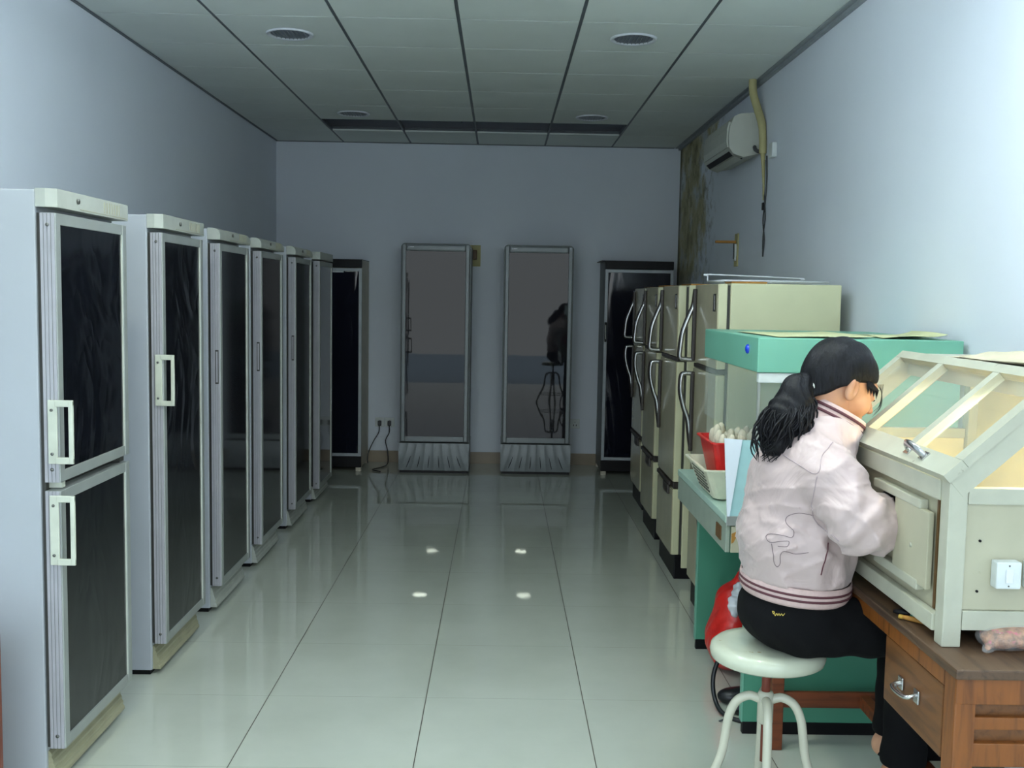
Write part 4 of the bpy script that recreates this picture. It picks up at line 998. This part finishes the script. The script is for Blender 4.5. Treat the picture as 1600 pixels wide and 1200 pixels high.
hm = ring(hc, hn, .147, .176, (1, 0, 0), [(-.016, .955), (-.010, .985), (.0, 1.0), (.02, 1.01), (.036, 1.0)]).build('ribbed_hem', 'rib', t)
for z0 in (.002, .016): ring(hc, hn, .1495, .1785, (1, 0, 0), [(z0, 1.002), (z0+.006, 1.005)], thick=.002).build('hem_stripe', 'stripe', hm)
cc = (.902, 2.80, 1.203); cn = (.47, .06, .87)
cl = ring(cc, cn, .086, .077, (1, 0, 0), [(-.022, 1.08), (.0, 1.03), (.02, .99), (.040, .98), (.046, .95)]).build('collar', 'rib', t)
for z0 in (.013, .029): ring(cc, cn, .0885, .0795, (1, 0, 0), [(z0, 1.0-.6*(z0-.008)), (z0+.0075, .995-.6*(z0-.008))], thick=.002).build('collar_stripe', 'stripe', cl)
for y in (2.601, 2.905):
    MB().lathe([(.050, -.010), (.052, 0), (.046, .012)], n=28, axis=0, cap=False).build('cuff', 'hose', t, Vector((.998, y, .985))-Vector(PX))
# trousers
s = SDF((.62, 2.58, .20), (1.36, 3.08, .82), .007)
s.u(s.ell((.812, 2.80, .685), (.140, .180, .108)), .02); s.u(s.ell((.820, 2.80, .74), (.128, .155, .05)), .02)
for y, ky, ay in ((2.712, 2.72, 2.74), (2.888, 2.93, 2.95)):
    dx = .055 if y > 2.8 else 0
    s.chain([(.84, y, .668), (1.02, (y+ky)/2, .665), (1.175+dx, ky, .655)], [.086, .074, .064], .03)
    s.chain([(1.150+dx, ky, .650), (1.125+dx, (ky+ay)/2, .48), (1.12+dx, ay, .30)], [.064, .058, .056], .02)
    s.u(s.cap((1.13+dx, ay, .32), (1.125+dx, ay, .265), .056, .060), .01)
s.f += (.0022*np.sin(s.P[..., 0]*70+s.P[..., 2]*50)*np.sin(s.P[..., 1]*45)).astype(np.float32)
s.cut(s.plane((0, 0, .270), (0, 0, 1)), .005); s.cut(-s.plane((0, 0, .762), (0, 0, 1)), .005)
m_ = s.plane((0, 0, .5895), (0, 0, 1)); far_ = np.where(s.P[..., 0] < .93, m_, 1e3).astype(np.float32); s.cut(far_, .006)
tr = s.build('trousers', 'trouser', t, PX, 1)
bt = BVHTree.FromPolygons([v.co+Vector(PX) for v in tr.data.vertices], [p.vertices[:] for p in tr.data.polygons])
MB().tube([bt.ray_cast(Vector((p[0], 2.3, p[2])), Vector((0, 1, 0)))[0]-Vector((0, .0004, 0))-Vector(PX) for p in spline([(.730, 0, .714), (.728, 0, .720), (.732, 0, .719), (.733, 0, .711), (.737, 0, .717), (.739, 0, .713), (.742, 0, .718), (.744, 0, .714), (.748, 0, .719), (.750, 0, .715), (.755, 0, .721)], 4)], .0010, 5).build('embroidery', 'gold', tr)
# shoes
for ay, dx in ((2.74, .01), (2.95, .065)):
    s = SDF((1.03, ay-.07, .18), (1.42, ay+.08, .30), .005)
    s.u(s.cap((1.10+dx, ay, .225), (1.27+dx, ay+.01, .212), .042, .036, (1, 1, .75)), .02); s.cut(s.ell((1.13+dx, ay, .275), (.065, .030, .05)), .006); s.cut(s.plane((0, 0, .1935), (0, 0, 1)), .003)
    s.build('shoe', 'trouser', t, PX, 1)
# hands inside the box: palm, four bent fingers of different lengths and a thumb
def hand(name, wr, d, side):
    d = np.array(d, float); d /= np.linalg.norm(d); upv = np.array((0, 0, 1.)); lat = np.cross(d, upv)*side; lat /= np.linalg.norm(lat); nn = np.cross(lat, d)*side
    wr = np.array(wr, float); L = lambda a, b, c: tuple(wr+d*a+lat*b+nn*c)
    s = SDF(tuple(wr-.06), tuple(wr+np.array((.21, .12, .09))), .0030)
    if d[1] < 0: s = SDF(tuple(wr-np.array((.05, .15, .13))), tuple(wr+np.array((.21, .08, .07))), .0030)
    s.u(s.cap(L(-.03, 0, 0), L(.01, 0, 0), .024, .021), .01)
    s.u(s.cap(L(.02, -.012, 0), L(.075, -.022, -.002), .019, .013), .012); s.u(s.cap(L(.02, .010, 0), L(.075, .022, -.002), .019, .012), .014); s.u(s.cap(L(.03, 0, 0), L(.08, 0, 0), .017, .013), .012)
    for b, ln in ((-.028, .058), (-.009, .068), (.010, .063), (.028, .048)):
        a0 = L(.080, b, -.002); a1 = L(.080+ln*.42, b*1.08, -.010); a2 = L(.080+ln*.62, b*1.08, -.010-ln*.30); a3 = L(.080+ln*.60, b*1.05, -.012-ln*.55)
        s.chain([a0, a1, a2, a3], [.0092, .0085, .0078, .0066], .004)
    s.chain([L(.015, -.022, -.006), L(.045, -.044, -.014), L(.070, -.046, -.026), L(.088, -.038, -.036)], [.013, .011, .0095, .0075], .006)
    s.build(name, 'skin', t, PX, 1)
hand('right_hand', (1.085, 2.617, .985), (1, .45, -.25), 1)
hand('left_hand', (1.085, 2.888, .985), (1, -.45, -.25), -1)
# sewn line drawing on the lower back and seams, laid on the jacket surface
bvh = BVHTree.FromPolygons([v.co+Vector(PX) for v in jk.data.vertices], [p.vertices[:] for p in jk.data.polygons])
def onjacket(pts2, name, r, mat, lift=.0008):
    out = []
    for p in spline([(x, 0, z) for x, z in pts2], 6):
        h = bvh.ray_cast(Vector((p[0], 2.2, p[2])), Vector((0, 1, 0)))
        if h[0] is not None: out.append(h[0]+h[1].normalized()*lift*(1 if h[1].y < 0 else -1)-Vector(PX))
    if len(out) > 2: MB().tube(out, r, 5).build(name, mat, jk)
onjacket([(.808, .990), (.775, .992), (.752, .980), (.748, .962), (.764, .945), (.760, .928), (.735, .932), (.712, .928), (.704, .918), (.712, .908), (.735, .916), (.752, .918), (.748, .905), (.728, .902)], 'sewn_line', .0008, 'thread')
onjacket([(.715, .905), (.718, .885), (.722, .858), (.730, .845), (.736, .856), (.734, .880), (.742, .892), (.770, .886), (.800, .893)], 'sewn_line', .0008, 'thread')
onjacket([(.745, 1.135), (.775, 1.115), (.80, 1.105), (.825, 1.15), (.86, 1.175)], 'seam', .0013, 'seam')
onjacket([(.800, 1.10), (.795, 1.06), (.80, 1.01), (.815, .975), (.84, .95)], 'seam', .0014, 'seam')
onjacket([(.848, .920), (.844, .895), (.838, .865), (.834, .835)], 'zip_line', .0018, 'stripe')
